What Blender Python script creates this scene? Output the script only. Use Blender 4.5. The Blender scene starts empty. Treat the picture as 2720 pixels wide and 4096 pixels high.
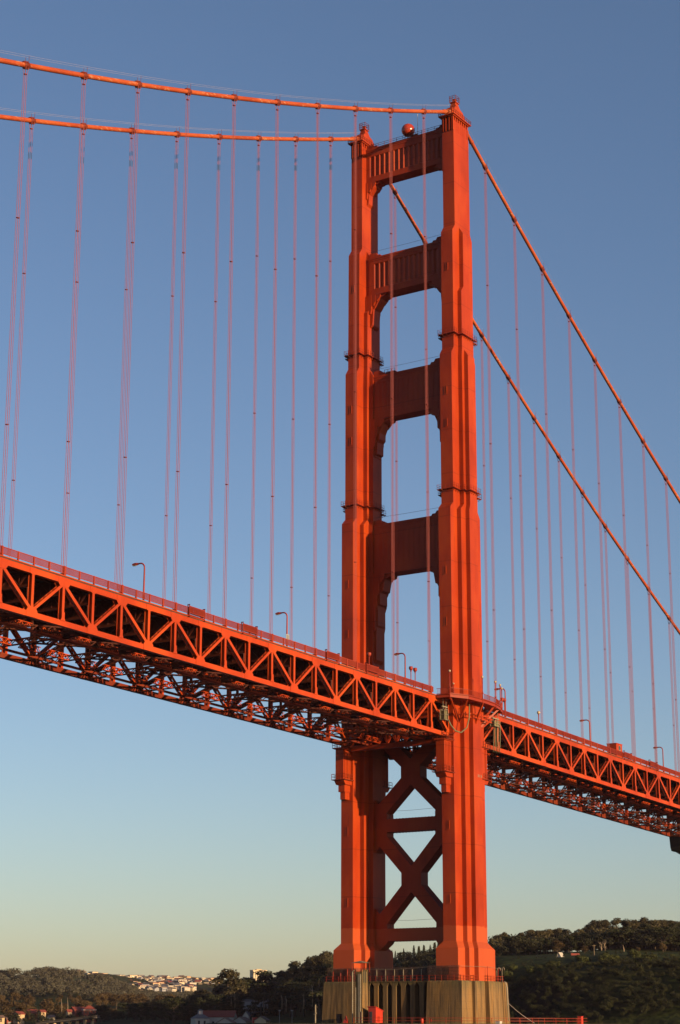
import bpy, bmesh, math, random
from mathutils import Vector
random.seed(7)
R = math.radians
SC = bpy.context.scene
COL = SC.collection
V = Vector
ORG = {}

# ------------------------------------------------------------------ camera data
CAM = V((-368.48, -222.308, 4.0))
YAW, PITCH, ROLL, FPX = 0.98859, 0.26863, 0.00258, 7460.33
_f = V((math.sin(YAW)*math.cos(PITCH), math.cos(YAW)*math.cos(PITCH), math.sin(PITCH)))
_r0 = V((math.cos(YAW), -math.sin(YAW), 0)); _u0 = _r0.cross(_f)
CR = _r0*math.cos(ROLL) + _u0*math.sin(ROLL)
CU = _u0*math.cos(ROLL) - _r0*math.sin(ROLL)
CF = _f

def bearing(u, v=4000):
    "unit ground direction and slope of a sight line"
    d = CF*FPX + CR*(u-1360) + CU*(2048-v)
    h = math.hypot(d.x, d.y)
    return V((d.x/h, d.y/h, 0)), d.z/h

def site(u, dist, v=None):
    "ground position at a bearing and a distance (height too if v is given)"
    d, s = bearing(u, 4000 if v is None else v)
    p = CAM + d*dist
    p.z = 0 if v is None else CAM.z + s*dist
    return p

# ------------------------------------------------------------------ mesh helpers
class MB:
    def __init__(self):
        self.v = []; self.f = []; self.m = []; self.mi = 0; self.sm = []; self.smooth = False
    def add(self, vs, fs):
        b = len(self.v); self.v += [tuple(p) for p in vs]
        for f in fs:
            self.f.append([b+i for i in f]); self.m.append(self.mi); self.sm.append(self.smooth)
    def box(self, x0, x1, y0, y1, z0, z1):
        vs = [(x0,y0,z0),(x1,y0,z0),(x1,y1,z0),(x0,y1,z0),(x0,y0,z1),(x1,y0,z1),(x1,y1,z1),(x0,y1,z1)]
        self.add(vs, [(3,2,1,0),(4,5,6,7),(0,1,5,4),(1,2,6,5),(2,3,7,6),(3,0,4,7)])
    def beam(self, p0, p1, w, h, up=(0,0,1)):
        "w across, h along up"
        p0 = V(p0); p1 = V(p1); d = (p1-p0).normalized(); up = V(up)
        s = d.cross(up)
        if s.length < 1e-4: s = d.cross(V((1,0,0)))
        s.normalize(); t = s.cross(d)
        s *= w/2; t *= h/2
        vs = [p0-s-t,p0+s-t,p0+s+t,p0-s+t,p1-s-t,p1+s-t,p1+s+t,p1-s+t]
        self.add(vs, [(3,2,1,0),(4,5,6,7),(0,1,5,4),(1,2,6,5),(2,3,7,6),(3,0,4,7)])
    def tube(self, pts, r, n=6, cap=True):
        pts = [V(p) for p in pts]; k = len(pts)
        rs = r if isinstance(r, (list, tuple)) else [r]*k
        rings = []
        ref = None
        for i, p in enumerate(pts):
            d = (pts[min(i+1,k-1)] - pts[max(i-1,0)]).normalized()
            if ref is None:
                ref = V((0,0,1)) if abs(d.z) < .9 else V((1,0,0))
            s = d.cross(ref)
            if s.length < 1e-5: s = d.cross(V((0,1,0)))
            s.normalize(); t = s.cross(d)
            rings.append([p + s*math.cos(2*math.pi*j/n)*rs[i] + t*math.sin(2*math.pi*j/n)*rs[i] for j in range(n)])
        vs = [q for ring in rings for q in ring]
        fs = []
        for i in range(k-1):
            for j in range(n):
                a, b = i*n+j, i*n+(j+1) % n
                fs.append((a, a+n, b+n, b))
        if cap:
            fs.append(tuple(range(n))); fs.append(tuple((k-1)*n+j for j in reversed(range(n))))
        self.add(vs, fs)
    def prism(self, poly, axis, a, b):
        "polygon extruded along an axis: axis 0 poly=(y,z), 1 poly=(x,z), 2 poly=(x,y)"
        def P(q, c):
            return (c,q[0],q[1]) if axis == 0 else (q[0],c,q[1]) if axis == 1 else (q[0],q[1],c)
        n = len(poly)
        vs = [P(q,a) for q in poly] + [P(q,b) for q in poly]
        fs = [tuple(range(n)), tuple(range(2*n-1, n-1, -1))]
        fs += [(i, i+n, (i+1) % n+n, (i+1) % n) for i in range(n)]
        self.add(vs, fs)
    def rings(self, rings, cap0=True, cap1=True):
        n = len(rings[0])
        vs = [p for r in rings for p in r]; fs = []
        for i in range(len(rings)-1):
            for j in range(n):
                a, b = i*n+j, i*n+(j+1) % n
                fs.append((a, b, b+n, a+n))
        if cap0: fs.append(tuple(reversed(range(n))))
        if cap1: fs.append(tuple((len(rings)-1)*n+j for j in range(n)))
        self.add(vs, fs)
    def sphere(self, c, r, n=16, m=10, sz=1.0):
        c = V(c)
        rg = [[c + V((math.cos(2*math.pi*j/n)*math.sin(math.pi*i/m)*r, math.sin(2*math.pi*j/n)*math.sin(math.pi*i/m)*r, -math.cos(math.pi*i/m)*r*sz)) for j in range(n)] for i in range(m+1)]
        self.rings(rg)
    def mesh(self, name, mats, org=V((0,0,0)), fix=True):
        me = bpy.data.meshes.new(name)
        me.from_pydata([(p[0]-org.x, p[1]-org.y, p[2]-org.z) for p in self.v], [], self.f)
        for mt in (mats if isinstance(mats, (list, tuple)) else [mats]): me.materials.append(mt)
        me.polygons.foreach_set('material_index', self.m)
        me.polygons.foreach_set('use_smooth', self.sm)
        me.update()
        if fix:
            bm = bmesh.new(); bm.from_mesh(me)
            bmesh.ops.recalc_face_normals(bm, faces=bm.faces[:])
            bm.to_mesh(me); bm.free()
        return me
    def build(self, name, mats, parent=None, org=None, fix=True):
        if parent is not None: org = ORG[parent.name]
        elif org is None: org = V((0,0,0))
        o = bpy.data.objects.new(name, self.mesh(name, mats, V(org), fix))
        COL.objects.link(o)
        ORG[o.name] = V(org)
        if parent is not None: o.parent = parent
        else: o.location = V(org)
        return o

def empty(name, loc, label=None, cat=None, group=None):
    o = bpy.data.objects.new(name, None); COL.objects.link(o)
    o.location = loc; o.empty_display_size = 1
    ORG[o.name] = V(loc)
    return tag(o, label, cat, group)
def tag(o, label=None, cat=None, group=None, kind=None):
    if label: o['label'] = label
    if cat: o['category'] = cat
    if group: o['group'] = group
    if kind: o['kind'] = kind
    return o
def copy_tree(o, parent=None, loc=None):
    c = o.copy(); COL.objects.link(c)
    if parent is not None: c.parent = parent
    if loc is not None: c.location = loc
    ORG[c.name] = ORG[o.name]
    for ch in [k for k in KIDS.get(o.name, [])]:
        d = copy_tree(ch, c); KIDS.setdefault(c.name, []).append(d)
    return c
KIDS = {}
def kids(o, *chs):
    KIDS.setdefault(o.name, []).extend(chs); return o

# ------------------------------------------------------------------ materials
def node_mat(name):
    m = bpy.data.materials.new(name); m.use_nodes = True
    nt = m.node_tree; b = nt.nodes['Principled BSDF']
    return m, nt, b
def N(nt, t, **kw):
    n = nt.nodes.new(t)
    for k, v in kw.items(): setattr(n, k, v)
    return n
def noise(nt, vec, scale, detail=4, rough=.6):
    n = N(nt, 'ShaderNodeTexNoise'); n.inputs['Scale'].default_value = scale
    n.inputs['Detail'].default_value = detail; n.inputs['Roughness'].default_value = rough
    nt.links.new(vec, n.inputs['Vector']); return n.outputs['Fac']
def mapping(nt, vec, sc):
    n = N(nt, 'ShaderNodeMapping'); n.inputs['Scale'].default_value = sc
    nt.links.new(vec, n.inputs['Vector']); return n.outputs['Vector']
def ramp(nt, fac, stops):
    n = N(nt, 'ShaderNodeValToRGB'); cr = n.color_ramp
    while len(cr.elements) < len(stops): cr.elements.new(.5)
    for e, (p, c) in zip(cr.elements, stops):
        e.position = p; e.color = (*c, 1) if len(c) == 3 else c
    nt.links.new(fac, n.inputs['Fac']); return n.outputs['Color']
def mix(nt, a, b, fac, mode='MIX'):
    n = N(nt, 'ShaderNodeMix', data_type='RGBA', blend_type=mode)
    for s, x in ((n.inputs[6], a), (n.inputs[7], b), (n.inputs[0], fac)):
        if isinstance(x, (int, float)): s.default_value = x
        elif isinstance(x, tuple): s.default_value = (*x, 1)
        else: nt.links.new(x, s)
    return n.outputs[2]
def geo(nt):
    return N(nt, 'ShaderNodeNewGeometry').outputs['Position']
def bump(nt, b, h, strength=.3, dist=.1):
    n = N(nt, 'ShaderNodeBump'); n.inputs['Strength'].default_value = strength; n.inputs['Distance'].default_value = dist
    nt.links.new(h, n.inputs['Height']); nt.links.new(n.outputs['Normal'], b.inputs['Normal'])

def paint(name, base, rough=.5, streak=.5, seams=True, worn=0.0):
    m, nt, b = node_mat(name); P = geo(nt)
    n1 = noise(nt, mapping(nt, P, (1,1,.12)), .9, 5)          # vertical weather streaks
    n2 = noise(nt, mapping(nt, P, (1,1,.6)), .13, 4, .55)                                 # large repaint patches
    n3 = noise(nt, P, 3.0, 4)
    dark = tuple(c*.72 for c in base); lite = tuple(min(1,c*1.16+.006) for c in base)
    c = ramp(nt, n1, [(.25, dark), (.52, base), (.8, lite)])
    c = mix(nt, base, c, streak)
    c2 = ramp(nt, n2, [(.36, (base[0]*.70, base[1]*.62, base[2]*.7)), (.5, base), (.60, (base[0]*1.16, base[1]*1.5, base[2]*1.4))])
    c = mix(nt, c, c2, .62)
    spots = ramp(nt, n3, [(.72, (0,0,0)), (.80, (1,1,1))])
    c = mix(nt, c, tuple(x*.45 for x in base), mix(nt, (0,0,0), spots, .35))
    if seams:                                                  # plate joints of the riveted shafts
        sep = N(nt, 'ShaderNodeSeparateXYZ'); nt.links.new(P, sep.inputs[0])
        w = N(nt, 'ShaderNodeMath', operation='PINGPONG'); nt.links.new(sep.outputs['Z'], w.inputs[0]); w.inputs[1].default_value = 5.35
        l = N(nt, 'ShaderNodeMath', operation='LESS_THAN'); nt.links.new(w.outputs[0], l.inputs[0]); l.inputs[1].default_value = .11
        c = mix(nt, c, tuple(x*.55 for x in base), mix(nt, (0,0,0), (.55,.55,.55), l.outputs[0]))
    if name == 'tower_paint':                                  # rust runs, plate edges; fresher, paler coat on the lowest metres of the shafts
        nr = noise(nt, mapping(nt, P, (2.2,2.2,.07)), 1.0, 4, .7); nb_ = noise(nt, P, .17, 3)
        run = mix(nt, ramp(nt, nr, [(.58,(0,0,0)),(.70,(1,1,1))]), ramp(nt, nb_, [(.48,(0,0,0)),(.62,(1,1,1))]), 1.0, 'MULTIPLY')
        c = mix(nt, c, (.10,.016,.006), mix(nt, (0,0,0), run, .6))
        sp2 = N(nt, 'ShaderNodeSeparateXYZ'); nt.links.new(P, sp2.inputs[0])
        ad = N(nt, 'ShaderNodeMath', operation='ADD'); nt.links.new(sp2.outputs['Z'], ad.inputs[0]); nt.links.new(n1, ad.inputs[1])
        lt = N(nt, 'ShaderNodeMath', operation='LESS_THAN'); nt.links.new(ad.outputs[0], lt.inputs[0]); lt.inputs[1].default_value = 25.6
        c = mix(nt, c, (.335,.066,.020), mix(nt, (0,0,0), (.75,.75,.75), lt.outputs[0]))
    if worn:
        n4 = noise(nt, mapping(nt, P, (.5,.5,2)), 1.6, 5, .7)
        n5 = noise(nt, P, .12, 2)
        wv = ramp(nt, n4, [(.56, (0,0,0)), (.62, (1,1,1))])
        wv = mix(nt, wv, ramp(nt, n5, [(.4,(0,0,0)),(.6,(1,1,1))]), 1.0, 'MULTIPLY')
        c = mix(nt, c, (.36,.22,.13), mix(nt, (0,0,0), wv, worn))
    nt.links.new(c, b.inputs['Base Color'])
    b.inputs['Roughness'].default_value = rough
    b.inputs['Specular IOR Level'].default_value = .22
    bump(nt, b, n1, .12, .05)
    return m
def plain(name, base, rough=.6, var=.25, scale=1.5, metal=0.0):
    m, nt, b = node_mat(name); P = geo(nt)
    n1 = noise(nt, P, scale, 4)
    c = ramp(nt, n1, [(.3, tuple(x*(1-var) for x in base)), (.7, tuple(min(1,x*(1+var)) for x in base))])
    nt.links.new(c, b.inputs['Base Color']); b.inputs['Roughness'].default_value = rough
    b.inputs['Metallic'].default_value = metal
    return m
ORANGE = (.258,.0268,.0030)
M = {}
M['tower'] = paint('tower_paint', ORANGE, .5, .85)
M['truss'] = paint('truss_paint', (.310,.035,.004), .5, .35, seams=False)
M['inner'] = paint('shade_and_fittings_paint', (.125,.017,.006), .6, .5, seams=False)  # dark coat of small fittings; on the far chord it stands for shade
M['underdeck_shade'] = paint('shade_dark_steel', (.06,.011,.005), .75, .5, seams=False)  # bridge orange darkened, the shade under the deck put into the colour
M['cable'] = paint('cable_paint', (.28,.05,.014), .55, .4, seams=False, worn=.9)
M['rail'] = paint('railing_paint', (.21,.024,.009), .5, .3, seams=False)
M['rope'] = plain('suspender_rope_paint', (.22,.052,.042), .5, .2, 3)
M['handrope'] = plain('pale_hand_rope', (.30,.26,.24), .6, .1)
M['deck'] = plain('deck_concrete', (.06,.055,.05), .9, .25)
M['dark'] = plain('dark_steel', (.04,.018,.014), .7, .3)
M['pipe'] = plain('pale_conduit', (.17,.15,.11), .7, .2)
M['lamp'] = paint('lamp_paint', (.22,.024,.011), .45, .2, seams=False)
M['globe'] = plain('lamp_globe_glass', (.32,.25,.16), .25, .08)
M['sign'] = plain('grey_sign_plate', (.22,.23,.24), .5, .1)
M['ink'] = plain('sign_ink', (.03,.03,.035), .6, .1)
M['green'] = plain('basket_green', (.13,.12,.045), .7, .25)
M['hose'] = plain('green_hose', (.10,.10,.05), .6, .2)
M['shed'] = plain('red_shed_paint', (.36,.026,.012), .5, .12, .6)
M['tarp'] = plain('dark_tarpaulin', (.008,.007,.008), .85, .4, .6)
M['net'] = plain('pale_net', (.25,.27,.265), .9, .25, 1.2)
M['white'] = plain('white_wall', (.36,.345,.31), .7, .08, .4)
M['glass'] = plain('window_glass', (.03,.035,.04), .15, .2)
M['ballred'] = plain('ball_paint', (.28,.03,.01), .22, .12, .8)

def concrete(name, base, stain):
    m, nt, b = node_mat(name); P = geo(nt)
    n1 = noise(nt, mapping(nt, P, (1,1,.1)), .8, 6, .65)
    n2 = noise(nt, mapping(nt, P, (1,1,.25)), .35, 4)
    n3 = noise(nt, P, 4, 5)
    c = ramp(nt, n1, [(.25, tuple(x*.34 for x in base)), (.52, base), (.8, tuple(x*1.25 for x in base))])
    c = mix(nt, c, stain, ramp(nt, n2, [(.45,(0,0,0)),(.68,(.75,.75,.75))]))
    sep = N(nt, 'ShaderNodeSeparateXYZ'); nt.links.new(P, sep.inputs[0])
    mr = N(nt, 'ShaderNodeMapRange'); nt.links.new(sep.outputs['Z'], mr.inputs[0])
    mr.inputs[1].default_value = 10.8; mr.inputs[2].default_value = 13.6
    alg = mix(nt, (0,0,0), ramp(nt, n2, [(.3,(1,1,1)),(.62,(.1,.1,.1))]), mr.outputs[0])
    c = mix(nt, c, (.055,.058,.018), alg)                         # green growth along the top edge
    c = mix(nt, c, tuple(x*.5 for x in base), mix(nt, (0,0,0), ramp(nt, n3, [(.62,(0,0,0)),(.75,(1,1,1))]), .35))
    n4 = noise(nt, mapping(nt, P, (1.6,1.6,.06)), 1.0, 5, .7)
    c = mix(nt, c, tuple(x*.28 for x in base), mix(nt, (0,0,0), ramp(nt, n4, [(.46,(0,0,0)),(.62,(1,1,1))]), .8))   # damp runs, spread wider to paint in shade of the north faces
    sw = N(nt, 'ShaderNodeMath', operation='PINGPONG'); nt.links.new(sep.outputs['Z'], sw.inputs[0]); sw.inputs[1].default_value = .75
    sl = N(nt, 'ShaderNodeMath', operation='LESS_THAN'); nt.links.new(sw.outputs[0], sl.inputs[0]); sl.inputs[1].default_value = .035
    c = mix(nt, c, tuple(x*.55 for x in base), mix(nt, (0,0,0), (.4,.4,.4), sl.outputs[0]))                             # pour lines
    nt.links.new(c, b.inputs['Base Color']); b.inputs['Roughness'].default_value = .9
    bump(nt, b, n3, .5, .12)
    return m
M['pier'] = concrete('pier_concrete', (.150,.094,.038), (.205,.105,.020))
M['fender'] = concrete('fender_concrete', (.09,.085,.05), (.05,.055,.02))

def leafmat(name, a, b_, scale=.25):
    m, nt, b = node_mat(name); P = geo(nt)
    oi = N(nt, 'ShaderNodeObjectInfo')
    n1 = noise(nt, P, scale, 3); n2 = noise(nt, P, 2.2, 2)
    c = ramp(nt, n1, [(.32, a), (.68, b_)])
    c = mix(nt, c, tuple(x*.55 for x in a), ramp(nt, n2, [(.45,(0,0,0)),(.7,(.7,.7,.7))]))
    hs = N(nt, 'ShaderNodeHueSaturation'); nt.links.new(c, hs.inputs['Color'])
    mr = N(nt, 'ShaderNodeMapRange'); nt.links.new(oi.outputs['Random'], mr.inputs[0]); mr.inputs[3].default_value = .6; mr.inputs[4].default_value = 1.35
    nt.links.new(mr.outputs[0], hs.inputs['Value'])
    nt.links.new(hs.outputs['Color'], b.inputs['Base Color'])
    b.inputs['Roughness'].default_value = .8; b.inputs['Specular IOR Level'].default_value = .15
    return m
M['euca'] = leafmat('eucalyptus_leaf', (.036,.034,.017), (.062,.054,.026))
M['cypress'] = leafmat('cypress_leaf', (.016,.020,.010), (.030,.036,.014))
M['brownleaf'] = leafmat('russet_leaf', (.05,.036,.017), (.078,.054,.023))
M['bush'] = leafmat('bush_leaf', (.028,.038,.012), (.06,.07,.02))
M['bark'] = plain('pale_bark', (.17,.13,.085), .85, .35, .8)
M['darkbark'] = plain('dark_bark', (.045,.034,.024), .9, .3)
M['wood'] = leafmat('wood_leaf', (.044,.044,.032), (.060,.058,.042), .03)
M['scrub'] = leafmat('scrub_leaf', (.012,.015,.007), (.026,.030,.011), .04)
M['under'] = leafmat('undergrowth_leaf', (.012,.014,.008), (.022,.024,.012), .06)
# ------------------------------------------------------------------ bridge dimensions
NY, FY = -13.72, 13.3
PANEL = 7.62
ZT = 224.04
def cable_z(x):
    s = abs(x)
    return ZT - .43829*s + .0004*s*s if x < 0 else ZT - .58969*s + .00045*s*s
def top_z(x):
    s = abs(x)
    return 73.95 + .0187*s if x < 0 else 74.076 - .03173*s

# ================================================================== THE TOWER
tower = empty('suspension_tower', (0,0,13.4), 'tall orange art deco bridge tower, two stepped legs joined by four portal struts', 'bridge tower')

def stepped(L1,W1,L2,W2,L3,W3):
    q = [(L1,W1),(L2,W1),(L2,W2),(L3,W2),(L3,W3)]
    out = q + [(-x,y) for x,y in reversed(q)] + [(-x,-y) for x,y in q] + [(x,-y) for x,y in reversed(q)]
    return out
P1 = (3.73,1.6,1.6,1.6,1.6,1.6)
P2 = (4.8,1.6,1.6,2.67,1.6,2.67)
P3a = (4.8,1.6,2.67,2.67,1.6,2.67)
P3 = (5.75,1.6,2.65,2.67,1.6,3.73)
P4 = (7.0,1.6,3.95,2.67,1.8,3.73)
PF = (8.3,2.75,5.25,3.82,3.1,4.88)
LEVELS = [(13.3,PF,-.65),(20.3,PF,-.65),(21.8,P4,-.65),(119.8,P4,-.65),(121.2,P3,-.45),(158.2,P3,-.4),(159.8,P3a,-.2),(174.7,P3a,-.1),(176.1,P2,-.1),(190.1,P2,0),(191.8,P1,.15),(217.2,P1,.2)]
def plan_at(z):
    best = P4
    for zz, p, dx in LEVELS:
        if zz <= z: best = p
    return best
def shift_at(z):
    best = 0
    for zz, p, dx in LEVELS:
        if zz <= z: best = dx
    return best

def gallery(leg, cy, z):
    "narrow maintenance walkway with rails and brackets right round the shaft"
    p = plan_at(z); sx0 = shift_at(z)
    o = lambda d: [(sx0 + x + (d if x > 0 else -d), y + (d if y > 0 else -d)) for x, y in stepped(*p)]
    g = MB()
    a, b_ = o(.02), o(.72)
    n = len(a)
    for i in range(n):
        j = (i+1) % n
        if abs(a[i][0]-a[j][0]) + abs(a[i][1]-a[j][1]) < .05: continue
        vs = [(a[i][0],cy+a[i][1],z),(a[j][0],cy+a[j][1],z),(b_[j][0],cy+b_[j][1],z),(b_[i][0],cy+b_[i][1],z)]
        g.add(vs + [(x,y,zz+.1) for x,y,zz in vs], [(3,2,1,0),(4,5,6,7),(0,1,5,4),(1,2,6,5),(2,3,7,6),(3,0,4,7)])
        for h in (.55,1.15):
            g.beam((b_[i][0],cy+b_[i][1],z+h), (b_[j][0],cy+b_[j][1],z+h), .05,.05)
        d = V((b_[j][0]-b_[i][0], b_[j][1]-b_[i][1], 0)); k = max(1, round(d.length/1.07))
        for t in range(k+1):
            q = V((b_[i][0],cy+b_[i][1],0)) + d*t/k
            g.beam((q.x,q.y,z-.1),(q.x,q.y,z+1.25),.05,.05,(1,0,0))
            nx = V((d.y,-d.x,0)).normalized()
            ins = V((a[i][0],cy+a[i][1],0)) + V((a[j][0]-a[i][0],a[j][1]-a[i][1],0))*t/k
            g.beam((q.x,q.y,z+.0),(ins.x,ins.y,z-.6),.08,.10)
    return g.build('maintenance_walkway', M['rail'], leg)

def access_door(leg, cy, x, y, z, face):
    m = MB()
    if face == 'n':
        m.box(x-.05,x+.05, cy+y-.30,cy+y+.30, z,z+1.7)
        m.box(x-.12,x+.02, cy+y-.40,cy+y-.28, z-.1,z+1.8)
        m.box(x-.09,x+.02, cy+y-.30,cy+y+.30, z-.2,z+.02)
    return m.build('access_door', M['tower'], leg)

def tower_leg(cy):
    m = MB()
    m.rings([[(x+dx,cy+y,z) for x,y in stepped(*p)] for z, p, dx in LEVELS])
    leg = m.build('tower_leg', M['tower'], tower)
    # fluted capital
    c = MB()
    c.box(-3.25,3.25, cy-1.12,cy+1.12, 217.2,221.2)
    for k in range(4):
        y = -1.6 + k*.98
        for sx in (-1, 1):
            c.prism([(sx*3.24,217.2),(sx*3.73,217.2),(sx*3.73,221.0),(sx*3.24,221.0)],1, cy+y, cy+y+.27)
    for k in range(8):
        x = -3.73 + k*1.0
        w = .46
        for sy in (-1, 1):
            c.prism([(cy+sy*1.11,217.2),(cy+sy*1.595,217.2),(cy+sy*1.595,221.0),(cy+sy*1.11,221.0)],0, x, min(x+w,3.73))
    for sy in (-1,1):
        c.box(-3.2,3.2, cy+sy*1.35-.2,cy+sy*1.35+.2, 217.2,219.2+.9)
    # platform slab with cornice
    c.box(-4.0,4.0, cy-1.9,cy+1.9, 221.0,221.25)
    c.box(-4.35,4.35, cy-2.25,cy+2.25, 221.25,221.5)
    c.build('capital', M['tower'], leg)
    r = MB()
    for z in (221.95, 222.45):
        for (x0,y0,x1,y1) in ((-4.3,-2.2,4.3,-2.2),(-4.3,2.2,4.3,2.2),(-4.3,-2.2,-4.3,2.2),(4.3,-2.2,4.3,2.2)):
            r.beam((x0,cy+y0,z),(x1,cy+y1,z),.07,.07)
    for i in range(9):
        for y in (-2.2,2.2):
            r.beam((-4.3+i*1.075,cy+y,221.4),(-4.3+i*1.075,cy+y,222.6),.08,.08,(1,0,0))
    for i in range(1,4):
        for x in (-4.3,4.3):
            r.beam((x,cy-2.2+i*1.1,221.4),(x,cy-2.2+i*1.1,222.6),.08,.08,(1,0,0))
    r.build('top_railing', M['inner'], leg)
    # saddle housing with its sloping back, and the lookout above it
    h = MB()
    h.prism([(-2.6,221.5),(4.2,221.5),(3.4,222.4),(1.9,224.1),(-1.2,224.9),(-2.2,224.0)],1, cy-1.25, cy+1.25)
    h.prism([(-1.7,221.5),(-2.62,221.5),(-2.9,222.2),(-2.9,223.6),(-2.2,223.9)],1, cy-1.0, cy+1.0)
    for k in range(7):
        h.box(-1.9+k*.78,-1.75+k*.78, cy-1.33,cy+1.33, 221.5,223.1-.16*max(0,k-2))
    h.build('saddle_housing', M['tower'], leg)
    t = MB()
    t.rings([[(-1.0,cy-1.0,224.3),(1.5,cy-1.0,224.3),(1.5,cy+1.0,224.3),(-1.0,cy+1.0,224.3)],
             [(-.75,cy-.6,226.2),(.65,cy-.6,226.2),(.65,cy+.6,226.2),(-.75,cy+.6,226.2)]])
    t.box(-1.0,.95, cy-.85,cy+.85, 226.2,226.4)
    t.box(-.3,.3, cy-.3,cy+.3, 226.4,227.5)
    t.build('lookout_pedestal', M['tower'], leg)
    k_ = MB()
    for z in (226.9,227.5,228.0):
        for (x0,y0,x1,y1) in ((-1.0,-.85,.95,-.85),(-1.0,.85,.95,.85),(-1.0,-.85,-1.0,.85),(.95,-.85,.95,.85)):
            k_.beam((x0,cy+y0,z),(x1,cy+y1,z),.08,.08)
    for x in (-1.0,.95):
        for y in (-.85,.0,.85):
            k_.beam((x,cy+y,226.3),(x,cy+y,228.05),.09,.09,(1,0,0))
    k_.build('lookout_railing', M['inner'], leg)
    gallery(leg, cy, 163.3); gallery(leg, cy, 124.5)
    for z in (104,92,148,180,46,30,140): access_door(leg, cy, shift_at(z)-plan_at(z)[0], .1, z, 'n')
    # bearing housings where the trusses sit against the shaft
    for sx in (-1, 1):
        b = MB()
        X = lambda x: (-x if sx < 0 else x-2.2)
        def bx(x0,x1,y0,y1,z0,z1): b.box(min(X(x0),X(x1)),max(X(x0),X(x1)),cy+y0,cy+y1,z0,z1)
        y0, y1 = -1.08, 1.08
        bx(7.4,10.6,-.95,.95,58.4,65.3)
        for k in range(5): bx(7.5+k*.62,7.72+k*.62,y0,y1,58.8,65.0)
        bx(10.4,10.85,-1.08,1.08,58.4,65.3)
        bx(7.4,11.2,-1.4,1.4,65.3,65.65)
        b.prism([(X(7.4),58.4),(X(11.0),58.4),(X(11.0),58.0),(X(10.3),57.2),(X(7.4),57.2)],1,cy-1.3,cy+1.3)
        bx(7.4,10.0,-.85,.85,55.6,57.2); bx(7.4,9.5,-.65,.65,53.9,55.6)
        ho = b.build('bearing_housing', M['tower'], leg)
        for zb, ex in ((65.7,11.1),(58.4,11.4)):
            rl = MB()
            for z in (zb+.55, zb+1.15):
                rl.beam((X(8),cy-1.8,z),(X(ex),cy-1.8,z),.07,.07); rl.beam((X(8),cy+1.8,z),(X(ex),cy+1.8,z),.07,.07)
                rl.beam((X(ex),cy-1.8,z),(X(ex),cy+1.8,z),.07,.07)
            for y in (-1.8,-.6,.6,1.8): rl.beam((X(ex),cy+y,zb-.2),(X(ex),cy+y,zb+1.2),.08,.08,(1,0,0))
            for x in (8,9,10): 
                for y in (-1.8,1.8): rl.beam((X(x),cy+y,zb-.2),(X(x),cy+y,zb+1.2),.08,.08,(1,0,0))
            rl.box(min(X(7.5),X(ex)),max(X(7.5),X(ex)),cy-1.85,cy-1.32,zb-.22,zb-.05)
            rl.box(min(X(7.5),X(ex)),max(X(7.5),X(ex)),cy+1.32,cy+1.85,zb-.22,zb-.05)
            rl.box(min(X(10.8),X(ex)),max(X(10.8),X(ex)),cy-1.3,cy+1.3,zb-.22,zb-.05)
            rl.build('bearing_walkway', M['inner'], leg)
    return leg
LEGN = tower_leg(NY+.05)
LEGF = tower_leg(13.1)
YN, YF = NY+.05, 13.1

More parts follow.
